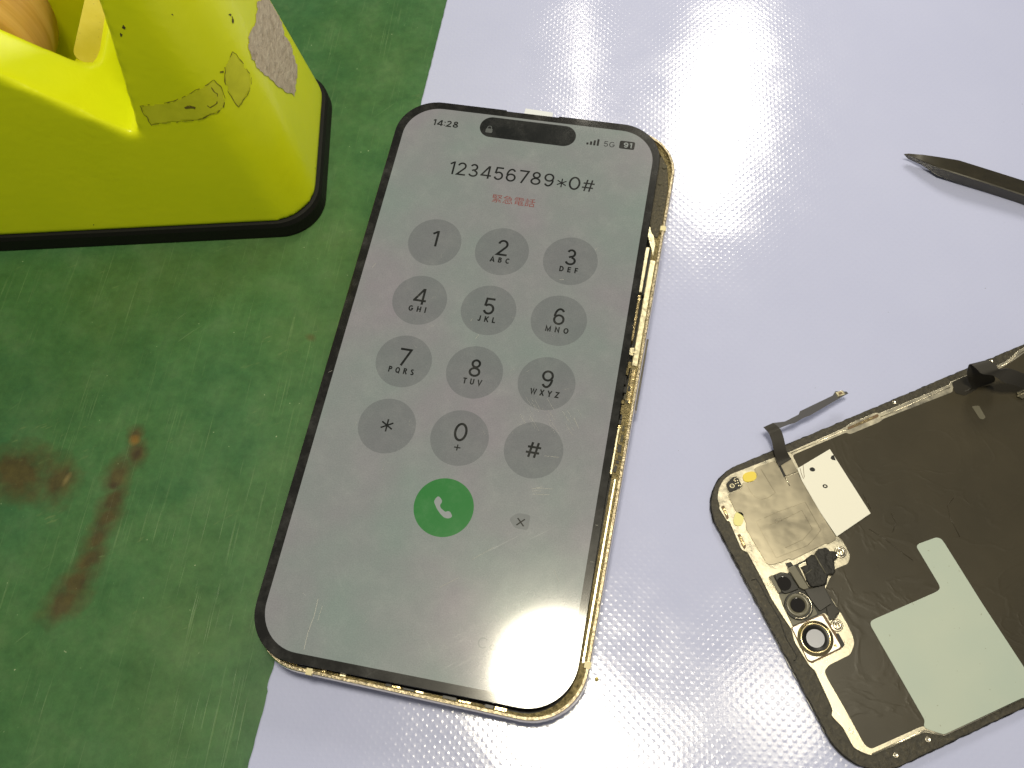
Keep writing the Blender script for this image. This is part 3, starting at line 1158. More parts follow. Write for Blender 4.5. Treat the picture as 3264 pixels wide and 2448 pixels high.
for i, ch in enumerate(keys):
    cx, cy = (i % 3 - 1) * KX, KY0 - (i // 3) * KY
    key = prism('key', circle(cx, cy, KR, 64), .02, ZK, M_KEY, module)
    key['label'] = 'round grey key marked ' + {'*': 'star', '#': 'hash'}.get(ch, ch)
    if ch == '*':
        prism('symbol', star(cx, cy + .1, 1.52, .19), ZK, ZT, M_INK, key)
    elif ch == '#':
        link('symbol', lettering('#', cx - 1.62, cx + 1.62, cy - 1.8, cy + 1.8, ZT, .135), M_INK, key)
    else:
        wd_ = {'1': 1.62, '4': 3.15, '7': 2.75, '0': 3.05}.get(ch, 2.75)
        ox = -.15 if ch == '1' else 0
        yb, yt = cy - 1.2, cy + 3.28
        if ch == '0':
            yb, yt = cy - .85, cy + 3.6
        link('digit', lettering(ch, cx + ox - wd_ / 2, cx + ox + wd_ / 2, yb, yt, ZT, .122), M_INK, key)
        if ch in letters:
            L = letters[ch]
            hw = {'ABC': 2.42, 'DEF': 2.25, 'GHI': 2.15, 'JKL': 2.15, 'MNO': 2.75, 'PQRS': 3.05, 'TUV': 2.2, 'WXYZ': 3.3}[L]
            link('letters', lettering(L, cx - hw, cx + hw, cy - 3.2, cy - 1.7, ZT, .215, .58), M_INK, key)
        if ch == '0':
            prism('plus', cross_poly(cx, cy - 2.35, .72, .14, 0), ZK, ZT, M_INK, key)
call = prism('call_button', circle(0.0, -34.9, 6.6, 64), .02, ZK, M_CALL, module)
HS = [(-2.37, -34.41), (-2.27, -33.75), (-1.8, -33.01), (-1.25, -33.17), (-0.66, -33.85), (-0.63, -34.23), (-0.93, -34.94), (-0.59, -35.52), (0.58, -36.22), (1.13, -35.86), (1.68, -36.02), (2.28, -36.81), (2.07, -37.23), (1.51, -37.54), (0.61, -37.49), (-0.44, -36.78), (-1.42, -35.8), (-1.99, -34.99)]
prism('handset', soft([(x, yv + .35) for x, yv in HS], .3, 3), ZK, ZT, M_PALEICON, call)
dele = prism('delete_key', soft([(14.5, -34.9), (16.1, -33.3), (19.0, -33.3), (19.0, -36.7), (16.1, -36.7)], .7), .02, ZK, M_DELBG, module)
prism('cross', cross_poly(17.15, -35.2, 1.12, .15, math.radians(45)), ZK, ZT, M_INK, dele)
bm = lettering('123456789', -18.1, 8.95, 50.75, 54.7, ZT, .118, .165)
tmp_ = bpy.data.meshes.new('tmp')
for part_ in (lettering('0', 12.75, 15.7, 50.75, 54.7, ZT, .118), lettering('#', 16.2, 19.25, 50.8, 54.3, ZT, .11)):
    part_.to_mesh(tmp_); part_.free()
    bm.from_mesh(tmp_)
add_prism(bm, star(11.0, 52.35, 1.3, .155), ZK, ZT)
link('dialled_number', bm, M_INK, module)
bpy.data.meshes.remove(tmp_)
link('emergency_text', text_mesh('緊急電話', -5.4, 5.5, 44.1, 46.5, ZT, .0), M_REDINK, module)
link('clock', lettering('14:28', -25.4, -18.65, 65.1, 67.05, ZT, .175, .15), M_INK, module)
link('cancel_text', lettering('Cancel', 13.2, 23.4, -62.6, -60.4, ZT, .10, .14), M_FAINT, module)
island = prism('camera_island', rrect(-.4, 66.7, 25.2, 6.35, 3.17, 14), .02, ZK, M_INK, module)
bm = bmesh.new()
lx, ly = -10.4, 65.5
add_prism(bm, rrect(lx, ly, 1.75, 1.3, .22, 4), ZK, ZT)
sh = []
for k in range(13):
    a = math.pi * k / 12
    sh.append((lx + .62 * math.cos(a), ly + 1.0 + .55 * math.sin(a)))
sh = [(lx + .62, ly + .66)] + sh + [(lx - .62, ly + .66)]
ih = [(lx + (x - lx) * .66, ly + .66 + (yv - ly - .66) * (.78 if yv > ly + .7 else 1)) for x, yv in reversed(sh)]
add_prism(bm, sh + ih, ZK, ZT)
link('lock_icon', bm, M_LOCK, island)
bm = bmesh.new()
for k in range(4):
    x = 15.45 + k * .88
    add_prism(bm, rrect(x, 64.95 + (.65 + .47 * k) / 2, .56, .65 + .47 * k, .14, 3), .02, ZT)
link('signal_bars', bm, M_INK, module)
link('network_text', lettering('5G', 19.6, 22.4, 65.0, 66.7, ZT, .13, .14), M_INK_SOFT, module)
bat = prism('battery_icon', soft([(23.55, 65.0), (27.45, 65.0), (27.45, 67.45), (23.55, 67.45)], .5), .02, ZK, M_INK, module)
link('charge_text', lettering('91', 24.6, 26.75, 65.45, 67.0, ZT, .17, .16), M_PALEICON, bat)
# scratches in the glass
bm = bmesh.new()
SCR = [((-21.9, -59.0), (-21.75, -62.5), (-22.1, -66.0), (-22.0, -69.6)), ((-20.6, -60.2), (-20.75, -63.5)),
       ((18.2, -27.4), (20.0, -27.0), (22.6, -26.7)), ((18.3, -27.9), (20.2, -27.6)), ((18.6, -28.6), (22.2, -28.1)), ((19.0, -27.1), (20.4, -26.6)),
       ((22.3, 34.4), (22.7, 34.9)), ((-29.9, 55.9), (-29.8, 56.0)), ((15.2, 24.9), (16.2, 25.1)), ((19.5, -19.5), (22.8, -19.3)),
       ((-3.6, 10.5), (-3.4, 11.2)), ((-1.5, 6.2), (-1.0, 7.4)), ((24.5, -9.5), (25.9, -11.8)), ((8.5, -45.0), (12.5, -41.6)), ((3.0, -52), (6.5, -49.3)), ((26.0, -44), (27.5, -46.5)),
       ((-30.5, 21), (-29.9, 22.2)), ((33.1, -33.0), (33.6, -33.0)), ((33.2, -41.0), (34.0, -41.0)), ((-33.7, -8), (-32.9, -7.4))]
for s in SCR:
    add_tube(bm, [(x, yv, .05) for x, yv in s], .032 if len(s) < 4 else .05, 5)
random.seed(21)
for k in range(26):          # a rubbed patch of parallel hairlines beside the hash key
    x, yv = random.uniform(12, 26), 0
    yv = -8.5 - (x - 14) * .12 + random.uniform(-3.0, 3.2)
    L = random.uniform(.8, 3.2)
    add_tube(bm, [(x, yv, .05), (x + L * .62, yv - L * .78, .05)], random.uniform(.010, .026), 4)
for k in range(34):
    x, yv = random.uniform(-29, 29), random.uniform(-66, 30)
    a = random.uniform(0, math.pi)
    L = random.uniform(.15, 1.6)
    add_tube(bm, [(x, yv, .05), (x + L * math.cos(a), yv + L * math.sin(a), .05)], random.uniform(.008, .02), 4)
sc_ = link('glass_scratch', bm, M_WHITESCRATCH, module)
sc_['kind'] = 'stuff'

# small paper tab poking out beyond the top of the display
pt_ = thing('paper_tab', 'small white paper tab poking out above the top edge of the lit display', 'paper tab', (0.8, 70, PZ - .4), base_rot)
prism('paper', [(-3.6, -6), (3.8, -6.2), (4.0, 5.15), (3.4, 5.3), (-3.5, 5.6)], 0.2, .38, M_PAPER, pt_)

# ------------------------------------------------------------------ removed display lying face down
D2A = math.radians(33.6)
d2d, d2n = Vector((math.cos(D2A), math.sin(D2A), 0)), Vector((-math.sin(D2A), math.cos(D2A), 0))
D2C = d2d * 107.9 + d2n * -77.9
old = thing('removed_display', 'removed phone display lying face down with black foil, metal plate and loose flex cables', 'phone display', D2C)
OFF = D2C.copy()


def d2w(x, yv):
    p = D2C + d2d * x + d2n * yv
    return (p.x, p.y)


def jitter(pts, amp, sc):
    """ragged torn-adhesive edge"""
    out = []
    for i in range(len(pts)):
        a, b = Vector(pts[i]), Vector(pts[(i + 1) % len(pts)])
        L = (b - a).length
        m = max(1, int(L / .35))
        for k in range(m):
            p = a + (b - a) * (k / m)
            n = Vector((-(b - a).y, (b - a).x)).normalized()
            p += n * amp * noise.noise(Vector((p.x * sc, p.y * sc, 0)))
            out.append((p.x, p.y))
    return out


rr = [d2w(x, yv) for x, yv in rrect(0, 0, 145.3, 69.4, 10.8, 14)]
prism('glass_front', jitter(rr, .16, .8), .02, .75, M_BEZEL, old, 0, OFF)
prism('border_frame', jitter([d2w(x, yv) for x, yv in rrect(0, 0, 144.9, 69.0, 10.6, 14)], .20, .55), .75, 1.45, M_DUSTY, old, .12, OFF)


def poly(fn, pts, z):
    return [tuple(fn(x, yv, z)[:2]) for x, yv in pts]


# metal plate
pl = poly(Z4, [(2212, 115), (2170, 140), (2130, 180), (2100, 203), (2030, 235), (1850, 290), (1738, 338), (1730, 356), (1280, 540), (1268, 533), (1090, 606), (1065, 630), (700, 790), (620, 818), (400, 903), (330, 930), (285, 965), (255, 1020), (246, 1085), (262, 1135), (255, 1145), (310, 1232), (322, 1228), (400, 1412), (440, 1430), (520, 1580), (560, 1659)], 1.6)
pl += poly(Z5, [(585, 560), (640, 650), (720, 770), (740, 850), (840, 1010), (868, 1030), (960, 1228), (985, 1290), (975, 1322), (1050, 1400), (1120, 1530), (1180, 1562), (1235, 1580), (1570, 1430), (1700, 1456), (2212, 1216)], 1.6)
a_, b_ = Vector(pl[0]), Vector(pl[-1])
pl = pl + [(b_.x + d2d.x * 60, b_.y + d2d.y * 60), (a_.x + d2d.x * 60, a_.y + d2d.y * 60)]
prism('metal_plate', soft(pl, .5, 3), 1.45, 1.72, M_PLATE, old, .05, OFF)
# graphite foil
fo = poly(Z4, [(2212, 150), (2150, 195), (2080, 240), (2030, 262), (1840, 330), (1755, 372), (1755, 400), (1310, 572), (1288, 592), (1095, 672), (1070, 660), (728, 805), (765, 880), (1010, 1318), (1045, 1350), (1075, 1400), (1098, 1450), (1086, 1500), (1000, 1535), (965, 1600), (940, 1659)], 1.8)
fo += poly(Z5, [(940, 515), (1010, 620), (1070, 720), (1110, 800), (1126, 860), (1100, 930), (960, 1000), (932, 1040), (960, 1100), (1070, 1290), (1190, 1510), (1232, 1538), (1560, 1390), (1640, 1400), (2212, 1140)], 1.8)
a_, b_ = Vector(fo[0]), Vector(fo[-1])
fo = fo + [(b_.x + d2d.x * 60, b_.y + d2d.y * 60), (a_.x + d2d.x * 60, a_.y + d2d.y * 60)]
prism('graphite_foil', soft(fo, .6, 3), 1.72, 1.85, M_FOIL, old, .04, OFF)
# pale exposed panel
pp = poly(Z5, [(1522, 240), (1535, 222), (1650, 180), (1680, 188), (1698, 210), (1945, 605), (2212, 1012)], 1.95)
e_ = Vector(pp[-1])
pp += [(e_.x + 6, e_.y - 11)]
pp += poly(Z5, [(2212, 1205), (1700, 1445), (1595, 1412), (1568, 1392), (1577, 1355), (1230, 748), (1228, 722), (1245, 708), (1650, 530), (1673, 512), (1670, 488)], 1.95)
prism('pale_panel', soft(pp, .5, 3), 1.85, 1.97, M_PALE, old, .04, OFF)
# darker overlay strip of foil to the right of the pale panel
op = poly(Z5, [(1705, 190), (2260, 1010), (2300, 950), (1760, 130)], 1.9)
# bright raised line along the plate edge
for fn, pts, r in ((Z4, ((715, 795), (1068, 645), (1090, 640)), .09), (Z4, ((1290, 562), (1500, 475), (1700, 385), (1738, 372)), .11),
                   (Z4, ((2040, 245), (2110, 218), (2160, 170), (2225, 130)), .12), (Z5, ((1235, 1572), (1575, 1418), (1700, 1450), (2212, 1210)), .16)):
    link('edge_bead', add_tube(bmesh.new(), [(*fn(x, yv, 1.75)[:2], 1.74) for x, yv in pts], r), M_PLATE_EDGE, old, True, OFF)
# contact windows in the plate
for fn, pts in ((Z4, [(1080, 628), (1272, 542), (1282, 548), (1277, 562), (1095, 640), (1082, 640)]),
                (Z7, [(250, 792), (288, 776), (345, 920), (322, 948)]),
                (Z7, [(440, 1122), (478, 1112), (550, 1262), (522, 1300)])):
    bb = poly(fn, pts, 1.75)
    cw = prism('contact_window', soft(bb, .15, 2), 1.72, 1.76, M_BROWN, old, 0, OFF)
    c0 = sum((Vector(p) for p in bb), Vector((0, 0))) / len(bb)
    bm = bmesh.new()
    for sc2 in (.62,):
        add_prism(bm, [tuple(c0 + (Vector(p) - c0) * sc2) for p in bb], 1.76, 1.80)
    link('contact_strip', bm, M_GOLD, cw, False, OFF)
# sensor cover of nickel foil
nk = poly(Z7, [(645, 340), (700, 312), (855, 256), (885, 258), (915, 285), (1010, 445), (1155, 388), (1205, 490), (1420, 860), (1608, 1150), (1600, 1185), (1512, 1232), (1488, 1218), (1400, 1268), (1082, 1422), (1055, 1400), (985, 1438), (880, 1470), (830, 1480), (785, 1460), (742, 1385), (543, 1050), (548, 985), (505, 900), (425, 850), (372, 740), (330, 650), (498, 575), (505, 505), (600, 508), (660, 470), (678, 405), (650, 375)], 2.0)
prism('sensor_cover', soft(nk, .5, 3), 1.72, 2.0, M_NICKEL, old, .07, OFF)
bm = bmesh.new()
for lines in ([(720, 350), (890, 630), (800, 690), (720, 710), (650, 680), (600, 620), (560, 545)],
              [(760, 925), (900, 860), (1140, 775), (1240, 740), (1425, 1065), (1370, 1140), (1270, 1250), (900, 1395), (660, 965), (720, 940)],
              [(820, 1010), (980, 945), (1200, 835), (1325, 1055), (1215, 1180), (1000, 1280)]):
    add_tube(bm, [(*Z7(x, yv, 2.0)[:2], 2.0) for x, yv in lines], .035, 5)
link('cover_crease', bm, plain('crease', (.30, .26, .18), .5, 1.0), old, False, OFF)
prism('flex_stiffener', soft(poly(Z7, [(935, 268), (1070, 215), (1152, 375), (1015, 432)], 2.1), .3, 3), 2.0, 2.12, M_NICKEL, old, .04, OFF)
bm = bmesh.new()
add_prism(bm, poly(Z7, [(905, 268), (930, 262), (1012, 430), (990, 446)], 2.02), 1.99, 2.03)
link('slit', bm, M_BLACK, old, False, OFF)
bm = bmesh.new()
add_tube(bm, [(*Z7(x, yv, 2.02)[:2], 2.01) for x, yv in ((1000, 440), (1060, 550))], .12)
link('raised_rib', bm, M_PLATE_EDGE, old, True, OFF)
# white sticker
stk = poly(Z7, [(1147, 345), (1530, 116), (2010, 870), (1612, 1142), (1420, 860), (1205, 490)], 2.2)
sticker = prism('sticker', stk, 2.05, 2.2, M_STICKER, old, 0, OFF)
bm = bmesh.new()
c = Z7(1325, 355, 2.2); add_prism(bm, circle(c.x, c.y, .62, 24, .5), 2.2, 2.215)
add_prism(bm, poly(Z7, [(1575, 185), (1600, 248), (1560, 244), (1537, 224), (1550, 195)], 2.2), 2.2, 2.215)
o_, i_ = circle(*Z7(1475, 552, 2.2)[:2], .58, 24, .46), circle(*Z7(1475, 552, 2.2)[:2], .26, 24, .18)
add_ring(bm, o_, i_, 2.2, 2.215)
link('printed_mark', bm, M_BLACK, sticker, False, OFF)
bm = bmesh.new()
add_tube(bm, [(*Z7(x, yv, 2.22)[:2], 2.2) for x, yv in ((1180, 340), (1195, 400), (1220, 465), (1230, 440), (1215, 300))], .06)
link('sticker_crease', bm, M_BROWN, sticker, False, OFF)
# yellow pads and the microphone
for (x, yv, rx, ry, mt, rot) in ((590, 440, 82, 58, M_YELLOW, -.25), (460, 935, 58, 84, M_YELLOWPALE, .2)):
    pts = []
    for k in range(28):
        a = 2 * math.pi * k / 28
        ex = 2.6
        ca, sa = math.cos(a), math.sin(a)
        u_, v_ = rx * math.copysign(abs(ca) ** (2 / ex), ca), ry * math.copysign(abs(sa) ** (2 / ex), sa)
        pts.append((x + u_ * math.cos(rot) - v_ * math.sin(rot), yv + u_ * math.sin(rot) + v_ * math.cos(rot)))
    prism('yellow_pad', poly(Z7, pts, 2.0), 1.72, 2.0, mt, old, .08, OFF)
mic = prism('microphone', soft(poly(Z7, [(310, 525), (395, 440), (445, 438), (500, 552), (475, 575), (362, 622), (345, 615)], 2.1), .3, 3), 1.72, 2.15, M_BLACK, old, .06, OFF)
bm = bmesh.new()
for x, yv in ((415, 460), (440, 452), (418, 492), (445, 485), (425, 522), (452, 512), (460, 545), (482, 545), (405, 480)):
    add_box(bm, *Z7(x, yv, 2.15)[:2], .28, .2, 2.14, 2.19, D2A)
add_ring(bm, circle(*Z7(382, 548, 2.15)[:2], .52, 24), circle(*Z7(382, 548, 2.15)[:2], .40, 24), 2.14, 2.2)
link('solder_dots', bm, M_GOLDBRIGHT, mic, False, OFF)
bm = bmesh.new()
add_prism(bm, circle(*Z7(382, 548, 2.15)[:2], .38, 24), 2.14, 2.18)
link('port', bm, M_GREYRING, mic, False, OFF)
# bottom-left black cavity of the sensors
cav = poly(Z8, [(185, 505), (235, 492), (330, 455), (420, 470), (400, 400), (490, 370), (640, 300), (880, 470), (870, 600), (840, 620), (940, 800), (1025, 920), (980, 1000), (930, 1020), (840, 935), (470, 1100), (350, 850), (300, 700)], 1.8)
prism('sensor_tray', soft(cav, .3, 3), 1.72, 1.82, M_DARKRING, old, 0, OFF)
prism('metal_tray', soft(poly(Z8, [(300, 720), (520, 690), (640, 720), (760, 950), (470, 1085)], 1.9), .4, 3), 1.82, 1.9, M_GREYRING, old, 0, OFF)
irm = prism('infrared_module', soft(poly(Z8, [(250, 500), (385, 462), (425, 480), (545, 650), (425, 700), (375, 715), (330, 680)], 2.2), .4, 3), 1.82, 2.4, M_BLACK, old, .1, OFF)
prism('module_frame', soft(poly(Z8, [(180, 512), (228, 492), (335, 690), (300, 708)], 2.2), .3, 3), 1.82, 2.5, M_GREYRING, old, .1, OFF)
bm = bmesh.new()
c = Z8(365, 590, 2.4); add_prism(bm, circle(c.x, c.y, 1.55, 32), 2.38, 2.5, .1)
link('lens', bm, M_LENS, irm, False, OFF)
prism('module_bracket', soft(poly(Z8, [(405, 412), (485, 376), (655, 648), (600, 668), (545, 640)], 2.5), .3, 3), 1.82, 2.9, M_GREYRING, old, .12, OFF)
prism('black_gap', poly(Z8, [(385, 350), (445, 335), (475, 372), (410, 398)], 2.2), 1.75, 2.2, M_BLACK, old, 0, OFF)
bx = prism('metal_box', soft(poly(Z8, [(528, 372), (640, 322), (830, 560), (700, 640), (650, 618)], 2.6), .3, 3), 1.82, 2.6, M_PLATE, old, .1, OFF)
prism('black_gap', poly(Z8, [(535, 345), (628, 310), (640, 335), (545, 368)], 2.3), 1.75, 2.3, M_BLACK, old, 0, OFF)
tp = poly(Z8, [(630, 290), (690, 245), (735, 248), (770, 180), (860, 162), (880, 170), (905, 208), (945, 205), (985, 218), (985, 250), (1012, 272), (960, 312), (965, 380), (970, 462), (880, 492), (862, 590), (780, 622), (690, 625), (650, 590), (625, 510), (590, 440), (572, 400), (600, 380), (640, 370), (632, 330)], 3.3)
torn = prism('torn_tape', jitter(tp, .25, 2.0), 1.82, 3.3, M_TORN, old, .25, OFF)
bm = bmesh.new()
add_tube(bm, [(*Z8(x, yv, 3.3)[:2], 3.3) for x, yv in ((730, 255), (790, 360), (855, 470))], .13)
add_tube(bm, [(*Z8(x, yv, 3.3)[:2], 3.25) for x, yv in ((620, 480), (690, 425))], .07)
link('tape_fold', bm, M_GREYRING, torn, True, OFF)
prism('black_ribbon', soft(poly(Z8, [(605, 655), (710, 640), (830, 605), (905, 760), (930, 822), (870, 860), (790, 915), (690, 790)], 2.5), .3, 3), 1.82, 2.45, M_RIBBON_GREY, old, .1, OFF)
prism('black_ribbon', soft(poly(Z8, [(862, 862), (935, 822), (1028, 922), (975, 955), (975, 1000), (905, 1022), (880, 960)], 2.3), .25, 3), 1.82, 2.25, M_RIBBON, old, .08, OFF)
c = Z8(540, 850, 2.3)
rmod = prism('round_module', circle(c.x, c.y, 3.05, 40), 1.82, 2.3, M_BLACK, old, .12, OFF)
bm = bmesh.new()
add_lathe(bm, [(2.45, 2.3), (2.45, 2.6), (2.25, 2.72), (1.9, 2.66), (1.6, 2.45), (1.55, 2.3)], (c.x - .25, c.y + .05, 0), 'Z', 40)
link('lens_ring', bm, M_GREYRING, rmod, True, OFF)
bm = bmesh.new()
add_prism(bm, circle(c.x - .25, c.y + .05, 1.56, 32), 2.28, 2.46, .08)
link('lens', bm, M_LENS, rmod, False, OFF)
bm = bmesh.new()
arc = []
for k in range(22):
    a = math.radians(-105 + 200 * k / 21)
    arc.append((c.x - .1 + 2.75 * math.cos(a), c.y + 2.75 * math.sin(a), 2.36))
add_tube(bm, arc, .09)
link('bright_arc', bm, M_PLATE_EDGE, rmod, True, OFF)
# camera square with its ring; the sheet's reflection is painted on the disc
sq = poly(Z8, [(445, 1105), (835, 940), (1060, 1300), (1040, 1360), (690, 1530), (640, 1500)], 1.85)
prism('brown_seal', soft(sq, .3, 3), 1.72, 1.85, M_BROWN, old, 0, OFF)
cm_ = prism('camera_bracket', soft(poly(Z8, [(458, 1108), (815, 962), (1030, 1318), (1022, 1348), (690, 1505), (645, 1488)], 2.0), .35, 3), 1.8, 2.05, M_CAMWHITE, old, .06, OFF)
c = Z8(735, 1235, 2.1)
bm = bmesh.new()
add_lathe(bm, [(3.75, 2.05), (3.72, 2.1), (3.3, 2.12), (3.25, 2.4), (3.0, 2.5), (2.78, 2.42), (2.7, 2.1)], (c.x, c.y, 0), 'Z', 48)
link('gold_ring', bm, M_RING, cm_, True, OFF)
bm = bmesh.new()
add_lathe(bm, [(2.76, 2.44), (2.5, 2.4), (2.1, 2.2), (1.95, 2.1), (1.85, 2.08)], (c.x, c.y, 0), 'Z', 48)
link('black_ring', bm, M_BLACK, cm_, True, OFF)
bm = bmesh.new()
add_prism(bm, circle(c.x, c.y, 1.95, 40), 2.04, 2.09)
link('reflection_disc', bm, M_LENSREFLECT, cm_, False, OFF)
bm = bmesh.new()
add_prism(bm, circle(*Z8(970, 1320, 2.05)[:2], .35, 14, .28), 2.05, 2.07)
link('gold_dot', bm, M_GOLD, cm_, False, OFF)
prism('black_gap', soft(poly(Z8, [(975, 1180), (1005, 1168), (1080, 1310), (1050, 1350), (1030, 1320)], 1.9), .2, 2), 1.72, 1.9, M_BLACK, old, 0, OFF)
# screws
for x, yv in ((1030, 220), (990, 1080)):
    c = Z8(x, yv, 2.0)
    bm = bmesh.new()
    add_lathe(bm, [(1.35, 1.72), (1.3, 1.95), (1.05, 2.0), (.95, 1.95), (.9, 2.15), (.75, 2.3), (.45, 2.28), (.4, 1.95), (0.001, 1.95)], (c.x, c.y, 0), 'Z', 28)
    link('screw', bm, M_PLATE_EDGE, old, True, OFF)
# pin holes in the black border
for fn, x, yv, r in ((Z4, 1380, 468, .33), (Z5, 1597, 1476, .42), (Z5, 1390, 1577, .38), (ZL, 1705, 480, .3), (Z4, 2002, 203, .01)):
    if r < .05:
        continue
    c = fn(x, yv, 1.45)
    bm = bmesh.new()
    add_lathe(bm, [(r + .12, 1.44), (r + .1, 1.5), (r, 1.5), (r * .9, 1.47), (0.001, 1.47)], (c.x, c.y, 0), 'Z', 18)
    link('pin', bm, M_PLATE_EDGE, old, True, OFF)
# raised black trim on the short edge
bm = bmesh.new()
add_tube(bm, [(*Z5(x, yv, 1.5)[:2], 1.46) for x, yv in ((465, 455), (495, 448), (520, 480), (560, 560), (655, 720), (660, 750), (690, 830), (755, 940), (748, 968), (735, 970))], .11)
link('black_trim', bm, M_BLACK, old, True, OFF)


def ribbon(name, stations, mat, parent, thick=.13, sub=4):
    """a thin strip through pairs of edge points (left, right)"""
    def cr(p, t):
        m = len(p) - 1
        i = min(int(t * m), m - 1)
        f = t * m - i
        a, b, c_, d = p[max(i - 1, 0)], p[i], p[i + 1], p[min(i + 2, m)]
        return .5 * ((2 * b) + (c_ - a) * f + (2 * a - 5 * b + 4 * c_ - d) * f * f + (3 * b - a - 3 * c_ + d) * f ** 3)
    Ls, Rs = [s[0] for s in stations], [s[1] for s in stations]
    T = (len(stations) - 1) * sub
    bm = bmesh.new()
    rows = []
    for k in range(T + 1):
        l, r = cr(Ls, k / T), cr(Rs, k / T)
        l2, r2 = cr(Ls, min(1, (k + .5) / T)), cr(Rs, min(1, (k + .5) / T))
        l0, r0 = cr(Ls, max(0, (k - .5) / T)), cr(Rs, max(0, (k - .5) / T))
        t = ((l2 + r2) - (l0 + r0))
        n = t.cross(r - l)
        n = n.normalized() * thick if n.length > 1e-9 else Vector((0, 0, thick))
        rows.append((l, r, r - n, l - n))
    bm.free()
    return split_loft(name, rows, mat, parent, OFF)


s4 = lambda a, b, z: (Z4(*a, z), Z4(*b, z))
arch = ribbon('flex_cable', [s4((640, 880), (720, 830), 2.2), s4((625, 842), (712, 818), 2.4), s4((607, 775), (690, 775), 3.2), s4((595, 715), (675, 712), 4.0), s4((582, 680), (658, 655), 4.5), s4((570, 655), (640, 630), 4.7), s4((541, 628), (604, 600), 4.6)], M_RIBBON, old)
strip = [(543, 626), (600, 600), (680, 590), (768, 545), (776, 524), (985, 424), (1003, 396), (1075, 398), (1086, 410), (1035, 437), (840, 551), (800, 565), (745, 598), (700, 610), (645, 632), (580, 668)]
bm = bmesh.new()
zz = lambda x: 4.72 - max(0, (x - 700)) / 400 * .9
pts3 = [Z4(x, yv, zz(x)) for x, yv in strip]
tp_ = [bm.verts.new(p) for p in pts3]
bt_ = [bm.verts.new(p - Vector((0, 0, .14))) for p in pts3]
for i in range(len(strip)):
    bm.faces.new((tp_[i - 1], tp_[i], bt_[i], bt_[i - 1]))
bm.faces.new(tp_); bm.faces.new(bt_[::-1])
bmesh.ops.recalc_face_normals(bm, faces=bm.faces)
fs_ = link('flex_strip', bm, M_RIBBON_BACK, old, False, OFF)
bm = bmesh.new()
cq = [Z4(x, yv, 4.1) for x, yv in ((1003, 405), (1048, 392), (1066, 418), (1020, 434))]
add_prism(bm, [(p.x, p.y) for p in cq], 3.85, 4.35, .08)
link('gold_connector', bm, M_GOLDBRIGHT, fs_, False, OFF)
bm = bmesh.new()
cc_ = sum((p for p in cq), Vector((0, 0, 0))) / 4
add_prism(bm, [((p.x - cc_.x) * .45 + cc_.x, (p.y - cc_.y) * .45 + cc_.y) for p in cq], 4.35, 4.37)
link('connector_slot', bm, M_BROWN, fs_, False, OFF)
# looped flex at the right
sl_ = lambda a, b, z: (ZL(*a, z), ZL(*b, z))
ribbon('flex_loop', [sl_((1240, 960), (1440, 870), 1.95), sl_((1310, 930), (1560, 850), 2.0), sl_((1400, 880), (1720, 800), 2.4), sl_((1365, 790), (1760, 760), 4.2), sl_((1338, 690), (1745, 690), 6.8), sl_((1345, 590), (1690, 560), 9.0), sl_((1385, 522), (1640, 460), 10.6), sl_((1480, 590), (1765, 520), 11), sl_((1570, 672), (1830, 600), 10.8), sl_((1740, 700), (1970, 590), 10), sl_((1900, 800), (2130, 640), 8.6), sl_((2080, 850), (2290, 720), 6.6), sl_((2300, 950), (2450, 860), 3.2)], M_RIBBON_GREY, old, .12, 5)
prism('flex_base', soft(poly(ZL, [(1110, 800), (1340, 690), (1500, 900), (1300, 1000), (1160, 960)], 1.9), .4, 3), 1.85, 1.95, M_RIBBON, old, 0, OFF)
prism('foil_tab', soft(poly(ZL, [(1410, 1160), (1520, 1150), (1620, 1330), (1580, 1360), (1530, 1345)], 1.9), .3, 3), 1.85, 1.89, M_GREYRING, old, 0, OFF)
con = prism('connector', soft(poly(ZL, [(2090, 940), (2230, 880), (2330, 960), (2180, 1045), (2120, 1010)], 2.6), .2, 2), 1.85, 2.5, M_GASKET, old, .06, OFF)
bm = bmesh.new()
for k in range(7):
    for j in range(2):
        add_box(bm, *ZL(2108 + k * 26, 965 - k * 13 + j * 42, 2.5)[:2], .3, .26, 2.48, 2.6, D2A)
link('connector_pins', bm, M_GOLDBRIGHT, con, False, OFF)
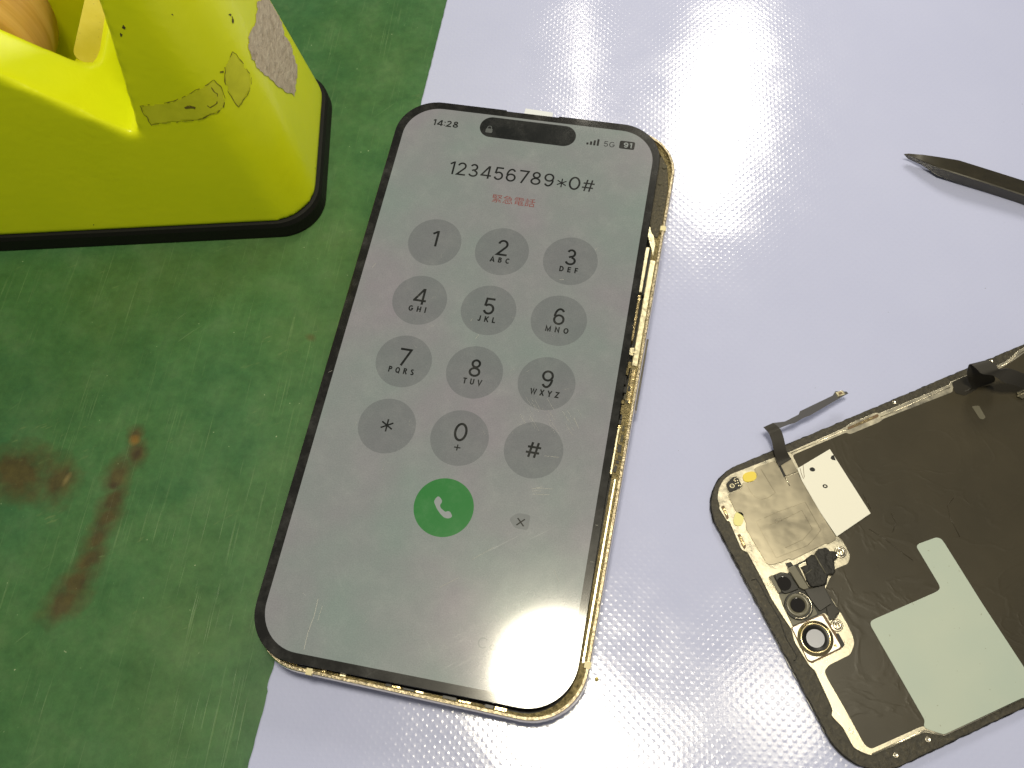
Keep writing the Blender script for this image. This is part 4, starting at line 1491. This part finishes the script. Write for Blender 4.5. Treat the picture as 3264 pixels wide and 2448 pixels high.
# pale scuffs on the foil
bm = bmesh.new()
for line in ([(1220, 1280), (1330, 1350), (1430, 1430), (1500, 1480)], [(1360, 1180), (1390, 1240), (1370, 1300)], [(1180, 1060), (1230, 1150)], [(1760, 1080), (1720, 1130), (1740, 1210), (1800, 1330)]):
    add_tube(bm, [(*Z4(x, yv, 1.85)[:2], 1.85) for x, yv in line], .07, 5)
link('foil_crease', bm, M_FOIL, old, True, OFF)

# ------------------------------------------------------------------ pointed dark tool
tool = thing('scraper_tool', 'dark pointed three sided scraper lying on the lavender sheet', 'scraper', ZS(2212, 850, 0))
TOFF = ZS(2212, 850, 0)
st_ = [((712, 356), (716, 360), (722, 366), 2.55, 2.5, 2.4),
       ((765, 351), (790, 378), (800, 402), 2.9, 2.9, 2.0),
       ((960, 366), (960, 452), (950, 505), 3.4, 3.7, 1.6),
       ((1180, 398), (1180, 538), (1130, 632), 3.5, 4.5, 1.0),
       ((1400, 435), (1440, 622), (1360, 715), 3.3, 4.9, .5),
       ((1800, 560), (1830, 745), (1720, 830), 2.9, 4.7, .2),
       ((2212, 690), (2212, 872), (2130, 965), 2.6, 4.4, .1),
       ((3000, 940), (3000, 1180), (2920, 1270), 2.6, 4.4, .1),
       ((4600, 1460), (4600, 1700), (4520, 1790), 2.6, 4.4, .1)]
bm = bmesh.new()
rings = []
for a, r, l, za, zr, zl in st_:
    A, R_, L_ = ZS(*a, za), ZS(*r, zr), ZS(*l, zl)
    rm_ = (A + L_) / 2
    rm_.z = max(.06, min(za, zl) - .9)
    if za < 2.6 and zl > 2:
        rm_.z = 2.3
    e1 = R_ + (A - R_) * .06 - Vector((0, 0, .03))
    e2 = R_ + (L_ - R_) * .06 - Vector((0, 0, .03))
    rings.append((A, e1, e2, L_, rm_))
bm.free()
split_loft('blade', rings, M_TOOL, tool, TOFF)

# a crumb of brass swarf on the sheet
bm = bmesh.new()
bmesh.ops.create_icosphere(bm, subdivisions=2, radius=.42)
for v in bm.verts:
    v.co *= 1 + .5 * noise.noise(v.co * 3)
    v.co.z = v.co.z * .7 + .3
cr_ = link('brass_crumb', bm, M_CRUMB)
cr_.location = at(1902, 2166, 0) * MM
tag(cr_, 'tiny brass crumb on the sheet beside the lower right corner of the phone', 'crumb')
